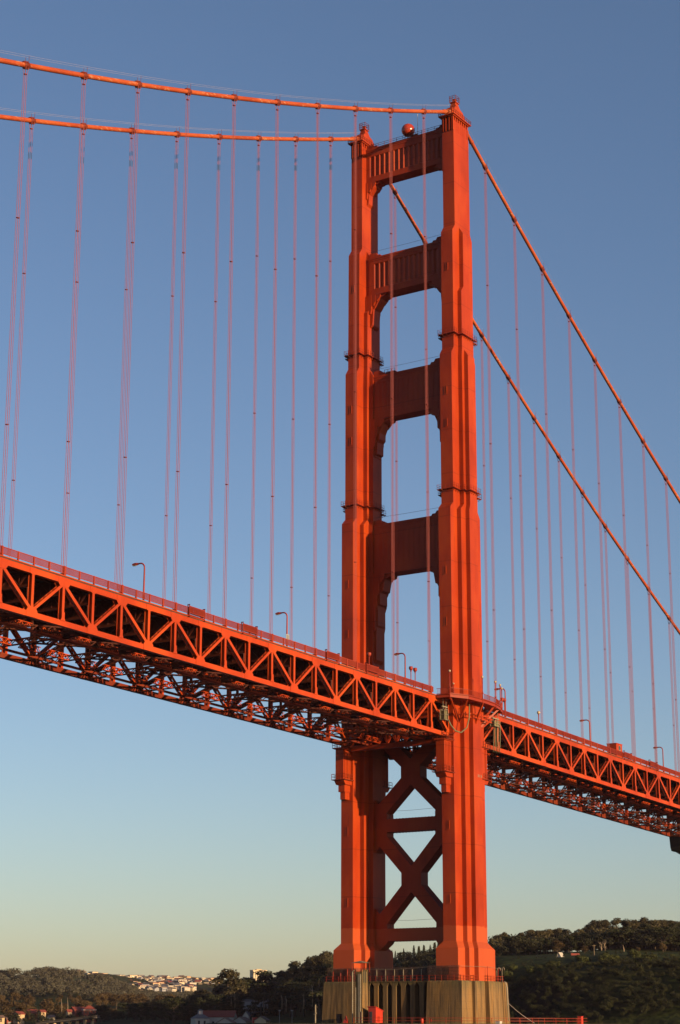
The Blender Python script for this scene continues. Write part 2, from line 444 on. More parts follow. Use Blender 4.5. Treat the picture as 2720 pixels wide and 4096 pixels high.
# ------------------------------------------------------------------ portal struts
def strut(z0, z1, xf, bands, depth, inner, bracket, hn):
    "z0 z1 underside and top, xf half thickness, inner = clear half gap at the leg faces"
    c = (YN+YF)/2
    ya, yb = YN + inner, YF - inner
    m = MB()
    lo, hi = bands
    core = xf - depth
    m.box(-core,core, ya,yb, z0+.02,z1-.02)
    for sx in (-1,1):
        def slab(a, b_, zz0, zz1, yy0=ya, yy1=yb): m.box(min(sx*a,sx*b_),max(sx*a,sx*b_),yy0,yy1,zz0,zz1)
        slab(core-.3, xf, z0+.25, z0+lo); slab(core-.05, xf+.16, z0, z0+.28)
        slab(core-.05, xf, z1-hi, z1-.5); slab(core-.05, xf+.2, z1-.5, z1); slab(core-.05, xf+.09, z1-.95,z1-.5)
        za, zb = z0+lo, z1-hi
        pitch = 1.43
        n = int((yb-ya-1.6)/pitch); y0 = c - n*pitch/2
        slab(core-.05, xf-.005, za, zb, ya, y0); slab(core-.05, xf-.005, za, zb, y0+n*pitch, yb)
        for k in range(n):                                     # shallow saw-tooth pleats, pointed at both ends
            yr = y0 + k*pitch
            t = .5
            A = [(sx*xf,yr),(sx*(core+.015),yr+1.06),(sx*xf,yr+pitch)]
            vs = [(A[0][0],A[0][1],za),(A[1][0],A[1][1],za+t),(A[2][0],A[2][1],za),(A[0][0],A[0][1],zb),(A[1][0],A[1][1],zb-t),(A[2][0],A[2][1],zb)]
            m.add(vs, [(0,1,4,3),(1,2,5,4),(0,2,1),(3,4,5)])
    st = m.build('portal_strut', M['tower'], tower)
    # raised haunches on top, and the stepped corbels under each end
    for side in (-1, 1):
        yl = ya if side < 0 else yb
        Y = lambda d: yl - side*d
        h = MB()
        h.prism([(Y(0),z1-.05),(Y(0),z1+hn),(Y(1.9),z1+hn),(Y(2.3),z1+hn*.5),(Y(3.1),z1+hn*.5),(Y(3.5),z1-.05)],0,-xf+.25,xf-.25)
        h.build('strut_haunch', M['tower'], st)
        b = MB()
        prof = bracket
        b.prism([(Y(-.9),z0)] + [(Y(d), z0+dz) for d, dz in prof] + [(Y(-.9), z0+prof[-1][1]-.6)], 0, -xf+.28, xf-.28)
        for i in range(1, len(prof)-2, 2):                      # narrower ribs stepping down the leg
            d, dz = prof[i]
            b.prism([(Y(-.9),z0+.02),(Y(d*.72),z0+.02),(Y(d*.72),z0+dz-.25),(Y(d*.5),z0+dz-1.3),(Y(-.9),z0+dz-1.7)],0,-xf-.05-.1*i/2,-xf+.3)
            b.prism([(Y(-.9),z0+.02),(Y(d*.72),z0+.02),(Y(d*.72),z0+dz-.25),(Y(d*.5),z0+dz-1.3),(Y(-.9),z0+dz-1.7)],0,xf-.3,xf+.05+.1*i/2)
        b.build('corbel', M['tower'], st)
    return st
S1 = strut(210.2,219.6,1.6,(1.5,2.1),.36,1.55,[(3.9,0),(3.9,-.35),(2.5,-.6),(2.3,-1.1),(1.0,-2.6),(.75,-2.9),(.55,-5.4),(.05,-6.0)],1.2)
S2 = strut(179.3,189.4,1.9,(1.6,1.7),.36,2.6,[(4.6,0),(4.6,-.4),(3.0,-.8),(2.7,-1.4),(1.5,-3.2),(1.1,-3.5),(.8,-7.6),(.05,-8.3)],1.3)
S3 = strut(146.7,157.9,1.7,(1.7,1.7),.10,3.66,[(4.6,0),(4.4,-.6),(2.6,-1.1),(1.6,-3.4),(1.55,-5.0),(.95,-5.6),(.9,-8.6),(.3,-8.9),(.25,-9.3)],1.4)
S4 = strut(107.7,120.0,1.9,(1.8,1.8),.10,3.66,[(4.7,0),(4.4,-.8),(3.0,-1.2),(2.5,-4.0),(1.7,-4.3),(1.7,-7.2),(1.1,-7.5),(1.0,-12.2),(.7,-12.6),(.6,-20.5),(.1,-21.3)],1.2)
# thin safety lines strung above the struts
for st, z in ((S2,189.4),(S3,157.9),(S4,120.0)):
    m = MB()
    m.tube([(-.9,YN+1.7,z+2.1),(-.9,0,z+2.0),(-.9,YF-1.7,z+2.1)], .035, 4)
    m.build('safety_line', M['dark'], st)
m = MB()
for z in (220.2,220.7): m.beam((-1.5,YN+3.2,z),(-1.5,YF-3.2,z),.07,.07)
for i in range(12): m.beam((-1.5,YN+3.2+i*1.84,219.5),(-1.5,YN+3.2+i*1.84,220.75),.08,.08,(1,0,0))
m.build('strut_railing', M['inner'], S1)
m = MB()
for z in (158.6,159.2):
    m.beam((-1.4,3.4,z),(-1.4,6.4,z),.07,.07)
for i in range(4): m.beam((-1.4,3.4+i,157.8),(-1.4,3.4+i,159.2),.08,.08,(1,0,0))
m.box(-1.0,.6,3.6,6.2,157.9,158.7)
m.build('access_hatch', M['inner'], S3)

# ------------------------------------------------------------------ bracing below the deck
def xbrace(zc, up, dn, half, gw, gh, w, y_end):
    "one steel cross with gusset plates, z centre, arm reach"
    c = (YN+YF)/2
    m = MB(); X0, X1 = -1.6, 1.5
    # octagon-like hub
    m.prism([(c-gw,zc-gh*.5),(c-gw,zc+gh*.5),(c-.15,zc+3.05),(c+.15,zc+3.05),(c+gw,zc+gh*.5),(c+gw,zc-gh*.5),(c+.15,zc-3.05),(c-.15,zc-3.05)],0,X0,X1)
    for sy in (-1,1):
        for (reach, zs) in ((up,1),(dn,-1)):
            ye = y_end
            sl = reach/ye
            # arm: parallelogram from hub to the leg
            poly = [(c+sy*.12,zc+zs*3.0),(c+sy*ye,zc+zs*(3.0+sl*ye)),(c+sy*ye,zc+zs*(gh*.5+sl*(ye-gw))),(c+sy*gw,zc+zs*gh*.5)]
            m.prism(poly,0,X0+.012,X1-.012)
    return m.build('cross_brace', M['tower'], tower)
def hbrace(z0, z1):
    m = MB(); c = (YN+YF)/2
    m.box(-1.55,1.45, YN+3.7,YF-3.7, z0,z1)
    for sy in (-1,1):
        ye = (YF-3.72 if sy > 0 else YN+3.78)
        for z, s in ((z1,1),(z0,-1)):
            if z0 < 30 and s < 0:
                m.prism([(ye,z+.02),(ye-sy*3.4,z+.02),(ye-sy*3.0,z-.6),(ye,z-2.9)],0,-1.53,1.43)
            else:
                m.prism([(ye,z-.02*s),(ye-sy*3.2,z-.02*s),(ye-sy*3.2,z+s*1.2),(ye,z+s*4.6)],0,-1.53,1.43)
    # corrugated lacing edges
    for k in range(22):
        y = YN+4.2 + k*.86
        m.box(-1.6,1.5, y,y+.3, z0-.07,z0+.05); m.box(-1.6,1.5, y,y+.3, z1-.05,z1+.07)
    return m.build('horizontal_brace', M['tower'], tower)
xbrace(60.2, 9.0, 9.2, 0, 2.55, 2.6, 0, 9.8)
xbrace(36.0, 10.4, 10.4, 0, 2.6, 2.8, 0, 9.8)
H1 = hbrace(46.8,49.7); H2 = hbrace(22.4,25.1)
for Hh, z in ((H1,49.7),(H2,25.1)):
    m = MB()
    m.tube([(-1.2,6.3,z+1.9),(-1.2,0,z+1.75),(-1.2,-6.3,z+1.9)], .03, 4)
    m.beam((-1.2,6.3,z),(-1.2,6.3,z+2.0),.08,.08,(1,0,0))
    m.build('safety_line', M['dark'], Hh)
    m = MB()
    m.tube([(-1.2,5.6,z),(-1.2,5.6,z+1.0),(-1.2,5.1,z+1.3),(-1.2,4.7,z+.9),(-1.2,4.7,z+.1)], .05, 4)
    m.build('hoop', M['dark'], Hh)
# cross girder carrying the deck between the legs
for x in (-8.3, 8.3):
    m = MB()
    m.box(x-.45,x+.45, YN+1.7,YF-1.7, 64.9,66.0)
    m.box(x-.35,x+.35, YN+1.7,YF-1.7, 71.0,72.6)
    for k in range(9):
        y = -10.4 + k*2.4
        m.beam((x,y,66.0),(x,y+.9,67.4),.25,.25); m.beam((x,y,66.0),(x,y-.9,67.4),.25,.25)
        m.beam((x,y,65.8),(x,y+1.2,71.2),.3,.3); m.beam((x,y+2.4,65.8),(x,y+1.2,71.2),.3,.3)
    m.build('cross_girder', M['tower'], tower)

# ------------------------------------------------------------------ sidewalk balcony round the outer face of the near leg
bal_pts = [(-13.4,-14.4),(-13.2,-17.6),(-8.6,-19.75),(-2.0,-20.0),(4.4,-19.5),(8.6,-18.4),(13.3,-16.4),(13.5,-14.4)]
ZB = 74.95
m = MB()
inn = [(-13.4,-14.35),(-8.0,-14.35),(-7.5,-15.3),(-4.3,-16.4),(-2.2,-17.42),(2.2,-17.42),(4.3,-16.4),(7.5,-15.3),(8.0,-14.35),(13.5,-14.35)]
poly = bal_pts[:] + [(8.0,-14.4),(7.6,-15.27),(4.4,-16.34),(2.25,-17.38),(-2.25,-17.38),(-4.4,-16.34),(-7.6,-15.27),(-8.0,-14.4)]
m.prism(poly, 2, ZB-.32, ZB)
bal = m.build('balcony', M['tower'], tower)
m = MB()
for i in range(len(bal_pts)-1):
    a, b_ = V((*bal_pts[i],0)), V((*bal_pts[i+1],0))
    m.beam((a.x,a.y,ZB-.45),(b_.x,b_.y,ZB-.45),.3,.5)
    m.beam((a.x,a.y,ZB+.05),(b_.x,b_.y,ZB+.05),.42,.12)
    for z in (ZB+.25, ZB+1.4): m.beam((a.x,a.y,z),(b_.x,b_.y,z),.09,.09)
    L = (b_-a).length; n = int(L/.3)
    for k in range(1,n):
        p = a+(b_-a)*k/n
        m.beam((p.x,p.y,ZB+.2),(p.x,p.y,ZB+1.4),.055,.055,(1,0,0))
m.build('balcony_railing', M['rail'], bal)
for (x,y) in bal_pts[1:-1]:
    m = MB()
    s = max(-5.5, min(5.5, x*.55)); yi = -17.4 if abs(s) < 2.1 else -16.35 if abs(s) < 4.2 else -15.3
    m.beam((x,y,ZB-.2),(s+(x-s)*.55,yi+(y-yi)*.55,ZB-2.3),.28,.4); m.beam((s+(x-s)*.55,yi+(y-yi)*.55,ZB-2.2),(s,yi+.1,ZB-5.0),.3,.45)
    m.build('balcony_bracket', M['tower'], bal)
for k in range(4):
    m = MB()
    x = -5.6 + k*3.2
    y = -17.9 if abs(x) < 3 else -17.2
    for z in (71.1,71.9): m.beam((x,y,z),(x+2.5,y-.1,z),.16,.22)
    for j in range(4): m.beam((x+j*.8,y,71.0),(x+j*.8,y,72.1),.1,.1,(1,0,0))
    m.build('under_walkway', M['truss'], bal)
# pale stencil marks on the shaft
for k in range(3):
    m = MB(); m.box(-.6+k*.75,-.35+k*.75,YN-3.76,YN-3.72,57.9,58.5)
    m.build('stencil_mark', M['pipe'], LEGN)
# ================================================================== THE TWO DECK SPANS
def lattice(m, p0, p1, w, h, up, pitch, bar=.09, ch=.2, faces=(1,1,1,1)):
    "box member of four angles laced with zigzag bars; w across, h along up"
    p0 = V(p0); p1 = V(p1); d = p1-p0; L = d.length; d.normalize()
    s = d.cross(V(up)).normalized(); t = s.cross(d)
    c = lambda a, b: s*(a*w/2) + t*(b*h/2)
    for a in (-1,1):
        for b in (-1,1):
            m.beam(p0+c(a,b), p1+c(a,b), ch, ch, t)
    n = max(1, round(L/pitch)); st = L/n
    prs = [((-1,-1),(-1,1),s),((1,-1),(1,1),s),((-1,-1),(1,-1),t),((-1,1),(1,1),t)]
    for on, (A,B,u) in zip(faces, prs):
        if not on: continue
        for k in range(n):
            q0, q1 = p0+d*st*k, p0+d*st*(k+1)
            a, b = (A,B) if k % 2 == 0 else (B,A)
            m.beam(q0+c(*a), q1+c(*b), bar*2.2, bar, u)

def deck_span(side, far_end):
    "side -1 = main span, 1 = side span"
    npan = far_end
    X = lambda k: side*PANEL*k
    if side < 0:
        root = empty('bridge_deck', (0,0,70), 'main span of the bridge deck on orange trusses, left of the tower', 'bridge deck')
    else:
        root = empty('bridge_deck', (0,0,70), 'side span of the bridge deck on orange trusses, right of the tower', 'bridge deck')
    xe = X(npan)
    for yc, near in ((NY,True),(FY,False)):
        out = -1 if near else 1
        yo = yc + out*.45
        mat = M['truss']
        # ---- chords with gussets
        x0 = X(1.06)
        m = MB()
        a, b = (x0, xe)
        m.beam((a,yc,top_z(a)+.09),(b,yc,top_z(b)+.09),.9,1.12)
        m.beam((a,yc+out*.2,top_z(a)+.74),(b,yc+out*.2,top_z(b)+.74),1.1,.16)
        for k in range(2, npan+1, 2):
            x = X(k); z = top_z(x)
            for yy in (yo+out*.012, yc-out*.462):
                m.prism([(x-1.42,z+.6),(x+1.42,z+.6),(x+1.42,z-.62),(x+.95,z-1.15),(x-.95,z-1.15),(x-1.42,z-.62)],1,yy-.03,yy+.03)
        for k in range(3, npan, 2):
            x = X(k); z = top_z(x)
            for yy in (yo+out*.008,):
                m.prism([(x-.9,z+.55),(x+.9,z+.55),(x+.9,z-.42),(x+.4,z-.6),(x-.4,z-.6),(x-.9,z-.42)],1,yy-.03,yy+.03)
        m.build('top_chord', mat, root)
        m = MB()
        m.beam((a,yc,top_z(a)-7.35),(b,yc,top_z(b)-7.35),.86,.96)
        for k in range(1, npan+1, 2):
            x = X(k); z = top_z(x)-7.35
            for yy in (yo+out*.01, yc-out*.45):
                m.prism([(x-1.35,z-.47),(x+1.35,z-.47),(x+1.35,z+.55),(x+.85,z+1.32),(x-.85,z+1.32),(x-1.35,z+.55)],1,yy-.03,yy+.03)
        for k in range(2, npan+1, 2):
            x = X(k); z = top_z(x)-7.35
            m.prism([(x-.36,z+1.9),(x+.36,z+1.9),(x+.36,z+.9),(x+.6,z+.4),(x-.6,z+.4),(x-.36,z+.9)],1,yo-.1,yo+.02)
        m.build('bottom_chord', mat if near else M['inner'], root)  # far chord gets a darker colour in place of under-deck shade
        # ---- posts and diagonals
        for k in range(1, npan+1):
            x = X(k)+(side*.0); z = top_z(x)
            zb, zt = z-6.9, z-.45
            m = MB()
            if near or True:
                for yy in (yo-out*.06, yc-out*.40):
                    m.box(x-.29,x+.29, yy-.05,yy+.05, zb,zt)
                m.box(x-.05,x+.05, min(yo,yc-out*.4),max(yo,yc-out*.4), zb,zt)
            m.build('vertical_post', mat, root)
        for k in range(1, npan):
            x0_, x1_ = X(k), X(k+1)
            if k % 2 == 1: p, q = (x0_, top_z(x0_)-6.75), (x1_, top_z(x1_)-.55)
            else:          p, q = (x0_, top_z(x0_)-.55), (x1_, top_z(x1_)-6.75)
            m = MB()
            P0, P1 = V((p[0],yc,p[1])), V((q[0],yc,q[1]))
            heavy = (k % 2 == 1) if side < 0 else (k % 2 == 0)
            wd = .62 if heavy else .5
            d = (P1-P0).normalized(); n = d.cross(V((0,1,0))).normalized()
            for yy in (yo-out*.05-yc, -out*.38):
                m.beam(P0+V((0,yy,0)), P1+V((0,yy,0)), wd, .09, (0,1,0))
            n_ = 14
            for s in (-1,1):
                off = n*(wd/2-.04)*s
                for j in range(n_):
                    t0, t1 = j/n_, (j+1)/n_
                    ya, yb = (yo-out*.1-yc, -out*.34) if j % 2 == 0 else (-out*.34, yo-out*.1-yc)
                    m.beam(P0+(P1-P0)*t0+off+V((0,ya,0)), P0+(P1-P0)*t1+off+V((0,yb,0)), .15,.05, n)
            m.build('truss_diagonal', mat, root)
        # ---- railing
        if True:
            m = MB(); ye = yc + out*.42
            x = side*14.4 if near else side*1.0
            xs = x
            rt, rb = 2.40, 1.28
            bump = BUMPS if near else []
            m.beam((xs,ye,top_z(xs)+rt),(xe,ye,top_z(xe)+rt),.13,.11)
            m.beam((xs,ye,top_z(xs)+rb),(xe,ye,top_z(xe)+rb),.10,.09)
            k = 0
            while abs(x) < abs(xe):
                z = top_z(x)
                m.box(x-.055,x+.055, ye-.035,ye+.035, z+rb,z+rt)
                x += side*.235
            kk = 4
            while PANEL*kk/2 < abs(xe):
                xx = side*PANEL*kk/2; z = top_z(xx)
                w = .2 if kk % 4 == 0 else .13
                if abs(xx) > abs(xs): m.box(xx-w,xx+w, ye-.11,ye+.11, z+.55,z+rt+(.14 if kk % 4 == 0 else .07))
                kk += 1
            m.build('railing', M['rail'], root)
            m = MB()
            m.tube([(xs,ye-out*.35,top_z(xs)+1.02),(xe,ye-out*.35,top_z(xe)+1.02)], .11, 6)
            m.build('conduit', M['pipe'], root)
    # ---- deck slab, stringers, floor beams
    m = MB()
    w = lambda x: 14.0
    a, b = side*7.8, xe
    m.prism([(FY+.6, 0.0),(NY-.6,0.0),(NY-.6,.22),(FY+.6,.22)],0,0,0) if False else None
    vs = []
    for x in (a, b):
        z = top_z(x)
        vs += [(x,NY-.55,z+.83),(x,FY+.55,z+.83),(x,FY+.55,z+.55),(x,NY-.55,z+.55)]
    m.add(vs, [(0,1,2,3),(7,6,5,4),(0,4,5,1),(1,5,6,2),(2,6,7,3),(3,7,4,0)])
    m.build('roadway', M['deck'], root)
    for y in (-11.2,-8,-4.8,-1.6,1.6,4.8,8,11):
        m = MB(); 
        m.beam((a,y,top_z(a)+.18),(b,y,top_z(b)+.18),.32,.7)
        m.build('stringer', M['underdeck_shade'], root)
    for k in range(1, npan+1):
        x = X(k); z = top_z(x)
        m = MB()
        m.beam((x,NY+.45,z+.0),(x,FY-.45,z+.0),.5,.5); m.beam((x,NY+.45,z-2.3),(x,FY-.45,z-2.3),.5,.4)
        m.box(x-.03,x+.03, NY+.5,FY-.5, z-2.25,z)
        for j in range(12):
            y0 = NY+.6+j*2.15
            m.beam((x,y0,z-2.2 if j % 2 else z-.1),(x,y0+2.15,z-.1 if j % 2 else z-2.2),.36,.3)
            m.beam((x,y0,z-2.2),(x,y0,z-.1),.25,.25,(1,0,0))
        if k % 2 == 1:
            m.box(x+.6,x+1.7, -12.3,-12.2, z-4.0,z-2.1); m.box(x-.2,x+.6,-12.3,-12.2,z-2.6,z-2.1)
        m.build('floor_beam', M['underdeck_shade'], root)
    # ---- bottom laterals, struts, sway frames: built once per kind, then copied along the span
    zz = lambda x: top_z(x)-7.35
    def place(proto, k):
        o = proto.copy(); COL.objects.link(o); o.parent = root
        o.location = (X(k)-X(1), 0, top_z(X(k))-top_z(X(1)))
        return o
    dz1 = zz(X(3))-zz(X(1))
    protos = []
    m = MB(); lattice(m,(X(1),NY+.3,zz(X(1))),(X(3),(NY+FY)/2,zz(X(3))),.8,.9,(0,0,1),1.25,.075,.17); protos.append(m.build('lateral_brace', M['underdeck_shade'], root))
    m = MB(); lattice(m,(X(1),FY-.3,zz(X(1))),(X(3),(NY+FY)/2,zz(X(3))-.01),.8,.9,(0,0,1),1.25,.075,.17); protos.append(m.build('lateral_brace', M['underdeck_shade'], root))
    for k in range(3, npan-1, 2):
        for p in protos: place(p, k)
    m = MB(); lattice(m,(X(1),NY+.3,zz(X(1))+.1),(X(1),FY-.3,zz(X(1))+.1),.5,.9,(0,0,1),1.3,.075,.16); bs = m.build('bottom_strut', M['underdeck_shade'], root)
    for k in range(3, npan+1, 2): place(bs, k)
    m = MB(); x = X(1); z = top_z(x)
    for (y0,z0,y1,z1) in ((NY+.4,z-7.0,-.3,z-2.6),(FY-.4,z-7.0,-.1,z-2.6)):
        lattice(m,(x,y0,z0),(x,y1,z1),.5,.6,(1,0,0),.9,faces=(1,1,0,0))
    m.box(x-.15,x+.15,-.45,.05,z-7.2,z-2.4)
    sw = m.build('sway_frame', M['underdeck_shade'], root)
    for k in range(3, npan+1, 2): place(sw, k)
    for y in (-7.4, 6.8):
        m = MB(); m.beam((a,y,top_z(a)-8.05),(b,y,top_z(b)-8.05),.34,.42)
        m.build('traveller_rail', M['inner'], root)
    # short walkway trusses hung lengthwise under the laterals
    for y in (-8.2,3.6):
        m = MB()
        lattice(m,(X(1)+side*1.2,y,zz(X(1.16))-.15),(X(1)+side*6.6,y,zz(X(1.87))-.15),.4,1.0,(0,0,1),.9,.07,.13,faces=(1,1,0,0))
        wt = m.build('hanging_truss', M['truss'], root)
        for k in range(2, npan): place(wt, k)
    return root
BUMPS = []
MAIN = deck_span(-1, 34)
SIDE = deck_span(1, 45)
# roadway between the legs
m = MB(); m.box(-7.75,7.75, YN+3.8,YF-3.8, 74.4,74.75)
for y in (-9.2,-4.6,0,4.2,8.4): m.box(-7.9,7.9,y-.2,y+.2,73.5,74.4)
m.build('roadway_link', M['deck'], tower)
# little passing bays where the railing steps out
for x, root in ((-86.5,MAIN),(-57.6,MAIN),(-103.2,MAIN),(-42.5,MAIN),(84.2,SIDE),(100.5,SIDE)):
    m = MB(); z = top_z(x); s = -1 if x < 0 else 1
    y = NY-.42; x1 = x+s*(-4.6 if s < 0 else 4.6)
    x1 = x+4.6
    for zz_ in (1.32,2.52): m.beam((x,y-.42,top_z(x)+zz_),(x1,y-.42,top_z(x1)+zz_),.13,.13)
    for k in range(22):
        xx = x+.1+k*.2; m.box(xx-.045,xx+.045,y-.46,y-.38,top_z(xx)+1.3,top_z(xx)+2.5)
    for xx in (x,x1):
        m.box(xx-.07,xx+.07,y-.48,y+.05,top_z(xx)+.5,top_z(xx)+.66); m.box(xx-.07,xx+.07,y-.48,y-.34,top_z(xx)+.5,top_z(xx)+2.9); m.box(xx-.07,xx+.07,y-.1,y+.04,top_z(xx)+.5,top_z(xx)+2.9)
        m.box(xx-.07,xx+.07,y-.48,y+.04,top_z(xx)+2.75,top_z(xx)+2.9)
    m.beam((x,y-.25,top_z(x)+.9),(x1,y-.25,top_z(x1)+.9),.5,.12)
    m.build('passing_bay', M['rail'], root)

# ================================================================== MAIN CABLES
def main_cable(yc, name_lab):
    root = empty('main_cable', (0,yc,ZT), name_lab, 'suspension cable', 'main cables of the bridge')
    m = MB(); m.smooth = True
    xs = [-262+2.0*i for i in range(131)] + [0.0] + [2.0*(i+1) for i in range(166)]
    m.tube([(x,yc,cable_z(x)) for x in xs], .475, 12)
    m.build('cable_strand', M['cable'], root)
    # collars where the cable enters the saddle
    for x, r in ((-3.0,.62),(-3.9,.66),(-5.3,.64),(3.4,.6),(5.6,.66),(8.3,.62)):
        m = MB(); m.smooth = True
        d = V((1,0,cable_z(x+.1)-cable_z(x-.1))); d = V((.2,0,cable_z(x+.1)-cable_z(x-.1))).normalized()
        p = V((x,yc,cable_z(x))); m.tube([p-d*.22,p+d*.22], r, 12)
        m.build('saddle_collar', M['cable'], root)
    for dy in (-.42,.42):
        hr = MB()
        hr.tube([(x,yc+dy,cable_z(x)+1.75) for x in xs if abs(x) > 1.2 and x < 0], .017, 4, False)
        hr.build('hand_rope', M['handrope'], root); hr = MB()
        hr.tube([(x,yc+dy,cable_z(x)+1.5) for x in xs if abs(x) > 1.2 and x > 0], .012, 4, False)
        hr.build('hand_rope', M['handrope'], root)
    return root
def cable_band(root, yc, x):
    p = V((x,yc,cable_z(x))); d = V((.2,0,cable_z(x+.1)-cable_z(x-.1))).normalized(); n = V((-d.z,0,d.x))
    m = MB(); m.smooth = True
    m.tube([p-d*.62,p+d*.62], .56, 12)
    for t in (-.28,.28): m.tube([p+d*(t-.09),p+d*(t+.09)], .615, 12)
    m.smooth = False
    m.beam(p-d*.6+n*.6,p+d*.6+n*.6,.5,.14,n); m.beam(p-d*.6-n*.6,p+d*.6-n*.6,.5,.14,n)
    for s in (-1,1):
        m.beam(p+V((.3,s*.42,.4)),p+V((.3,s*.42,1.75)),.05,.05,(1,0,0))
    b = m.build('cable_band', M['inner'], root)
    return b
CN = main_cable(NY, 'nearer main cable, the higher of the two at left, sweeping over the near tower leg')
CFAR = main_cable(FY, 'farther main cable, the lower of the two at left, dipping behind the portal struts')

def suspender(yc, x, far):
    zc, zd = cable_z(x), top_z(x)+.3
    return zc, zd
NTH = ['first','second','third','fourth','fifth','sixth','seventh','eighth','ninth','tenth','eleventh','twelfth','thirteenth','fourteenth','fifteenth','sixteenth','seventeenth']
def build_suspender(root_cable, yc, k, side, far):
    x = side*15.24*k; zc, zd = cable_z(x), top_z(x)+.3
    lab = f"{NTH[k-1]} hanger from the tower on the {'far' if far else 'near'} cable, {'left, main span' if side < 0 else 'right, side span'} side"
    t = empty('suspender', (x,yc,zd), lab, 'suspender rope', 'vertical suspender ropes of the bridge')
    L = zc-zd
    for i, (dx, dy) in enumerate(((-.22,-.2),(.22,-.2),(-.22,.2),(.22,.2))):
        m = MB()
        m.tube([(x+dx,yc+dy,zd),(x+dx,yc+dy,zc-1.7),(x+dx*1.7,yc+dy*2.3,zc-.15)], .043, 5)
        m.build('rope', M['rope'], t)
    ws = [zc-1.75]
    n = int(L/42)
    ws += [zd + L*(j+.62)/(n+.4) for j in range(n)]
    for w in ws:
        m = MB(); m.box(x-.25,x+.25,yc-.23,yc+.23,w-.05,w+.05)
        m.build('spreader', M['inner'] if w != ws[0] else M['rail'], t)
    if far and side < 0:
        for dx in (-.22,.22):
            for dy in (-.2,.2):
                m = MB(); m.tube([(x+dx,yc+dy,zc-8.3),(x+dx,yc+dy,zc-6.9)], .052, 5); m.build('tape_wrap', M['ink'], t)
    for dx in (-.22,.22):
        m = MB(); m.box(x+dx-.1,x+dx+.1,yc-.3,yc+.3,zd-.1,zd+1.0); m.build('rope_socket', M['rail'], t)
    cable_band(root_cable, yc, x)
for k in range(1, 14): build_suspender(CN, NY, k, -1, False)
for k in range(1, 11): build_suspender(CFAR, FY, k, -1, True)
for k in range(1, 16): build_suspender(CN, NY, k, 1, False)
for k in range(1, 17): build_suspender(CFAR, FY, k, 1, True)

# ================================================================== LAMPS ON THE NEAR SIDEWALK
def arc_lamp(x, lab):
    z = top_z(x)+.83; y = NY+.75
    t = empty('street_lamp', (x,y,z), lab, 'street lamp', 'curved arm lamps along the near sidewalk')
    m = MB(); m.smooth = True
    H = 7.55; r = .95
    pts = [(x,y,z-.05),(x,y,z+1.2),(x,y,z+H-r)] + [(x,y+r-r*math.cos(a),z+H-r+r*math.sin(a)) for a in [R(v) for v in (15,30,45,60,75,90)]] + [(x,y+1.55,z+H)]
    m.tube(pts, [.2,.17]+[.14]*(len(pts)-2), 8)
    m.tube([(x,y,z+.9),(x,y,z+1.3)], .2, 8)
    m.smooth = False
    m.box(x-.16,x+.16,y+1.45,y+1.75,z+H-.16,z+H+.14)
    m.build('pole', M['lamp'], t)
    m = MB()
    m.prism([(y+1.7,z+H-.2),(y+1.7,z+H+.16),(y+2.1,z+H+.2),(y+2.75,z+H+.06),(y+2.75,z+H-.14)],0,x-.24,x+.24)
    hd = m.build('lamp_head', M['lamp'], t)
    m = MB(); m.box(x-.19,x+.19,y+2.0,y+2.7,z+H-.3,z+H-.17)
    m.build('lens', M['globe'], hd)
    return t
arc_lamp(-114.6, 'curved arm lamp above the first truss bays at far left')
LP2 = arc_lamp(-69.6, 'curved arm lamp with a grey notice on its pole, second from the left')
arc_lamp(-24.4, 'curved arm lamp between the two tower legs, beside two cup topped posts')
arc_lamp(21.4, 'curved arm lamp just right of the tower balcony')
arc_lamp(67.0, 'curved arm lamp halfway along the right hand span, before the hut')
arc_lamp(112.9, 'curved arm lamp at far right, beyond the orange hut')
# notice on the second lamp
x = -69.6; z = top_z(x)+.83
m = MB(); m.box(x-.55,x+.55,NY+.55,NY+.6,z+1.9,z+3.0)
sg = m.build('notice_board', M['sign'], None, org=(x,NY+.57,z+1.9))
tag(sg, 'small grey notice board fixed to the pole of the second lamp', 'sign')
m = MB()
for k in range(4): m.box(x-.4,x+.4-.12*(k % 2),NY+.53,NY+.548,z+2.12+k*.2,z+2.19+k*.2)
m.build('lettering', M['ink'], sg)

def cup_post(x, lab, H=4.0):
    z = top_z(x)+.83; y = NY+.5
    t = empty('warning_light_post', (x,y,z), lab, 'light post', 'short cup topped light posts along the sidewalk')
    m = MB(); m.smooth = True; m.tube([(x,y,z-.05),(x,y,z+H)], .10, 8); m.tube([(x,y,z+H-.3),(x,y,z+H-.1)], .16, 8)
    m.build('pole', M['lamp'], t)
    m = MB(); m.smooth = True; m.tube([(x,y,z+H-.05),(x,y,z+H+.25),(x,y,z+H+.55),(x,y,z+H+.85)], [.16,.42,.46,.40], 10)
    m.build('lamp_cup', M['lamp'], t)
cup_post(-39.5, 'single cup topped post against the shaded far tower leg')
cup_post(-22.4, 'cup topped post next to the curved lamp between the legs, left one of the pair')
cup_post(-20.6, 'cup topped post between the legs, right one of the pair and nearer the tower')
cup_post(19.4, 'cup topped post right of the balcony, left one of the pair')
cup_post(21.0-.5, 'cup topped post right of the balcony, standing against the curved lamp')
def globe_post(x, y, z, H, lab, r=.27):
    t = empty('globe_lamp', (x,y,z), lab, 'globe lamp', 'ball topped lamp posts round the tower balcony')
    m = MB(); m.smooth = True; m.tube([(x,y,z-1.2),(x,y,z+H)], .125, 8); m.tube([(x,y,z+H-.25),(x,y,z+H-.05)], .17, 8)
    m.tube([(x,y,z+1.35),(x,y,z+1.75)], .2, 8)
    m.build('pole', M['lamp'], t)
    m = MB(); m.smooth = True; m.sphere((x,y,z+H+r*.9), r, 12, 8); m.build('globe', M['globe'], t)
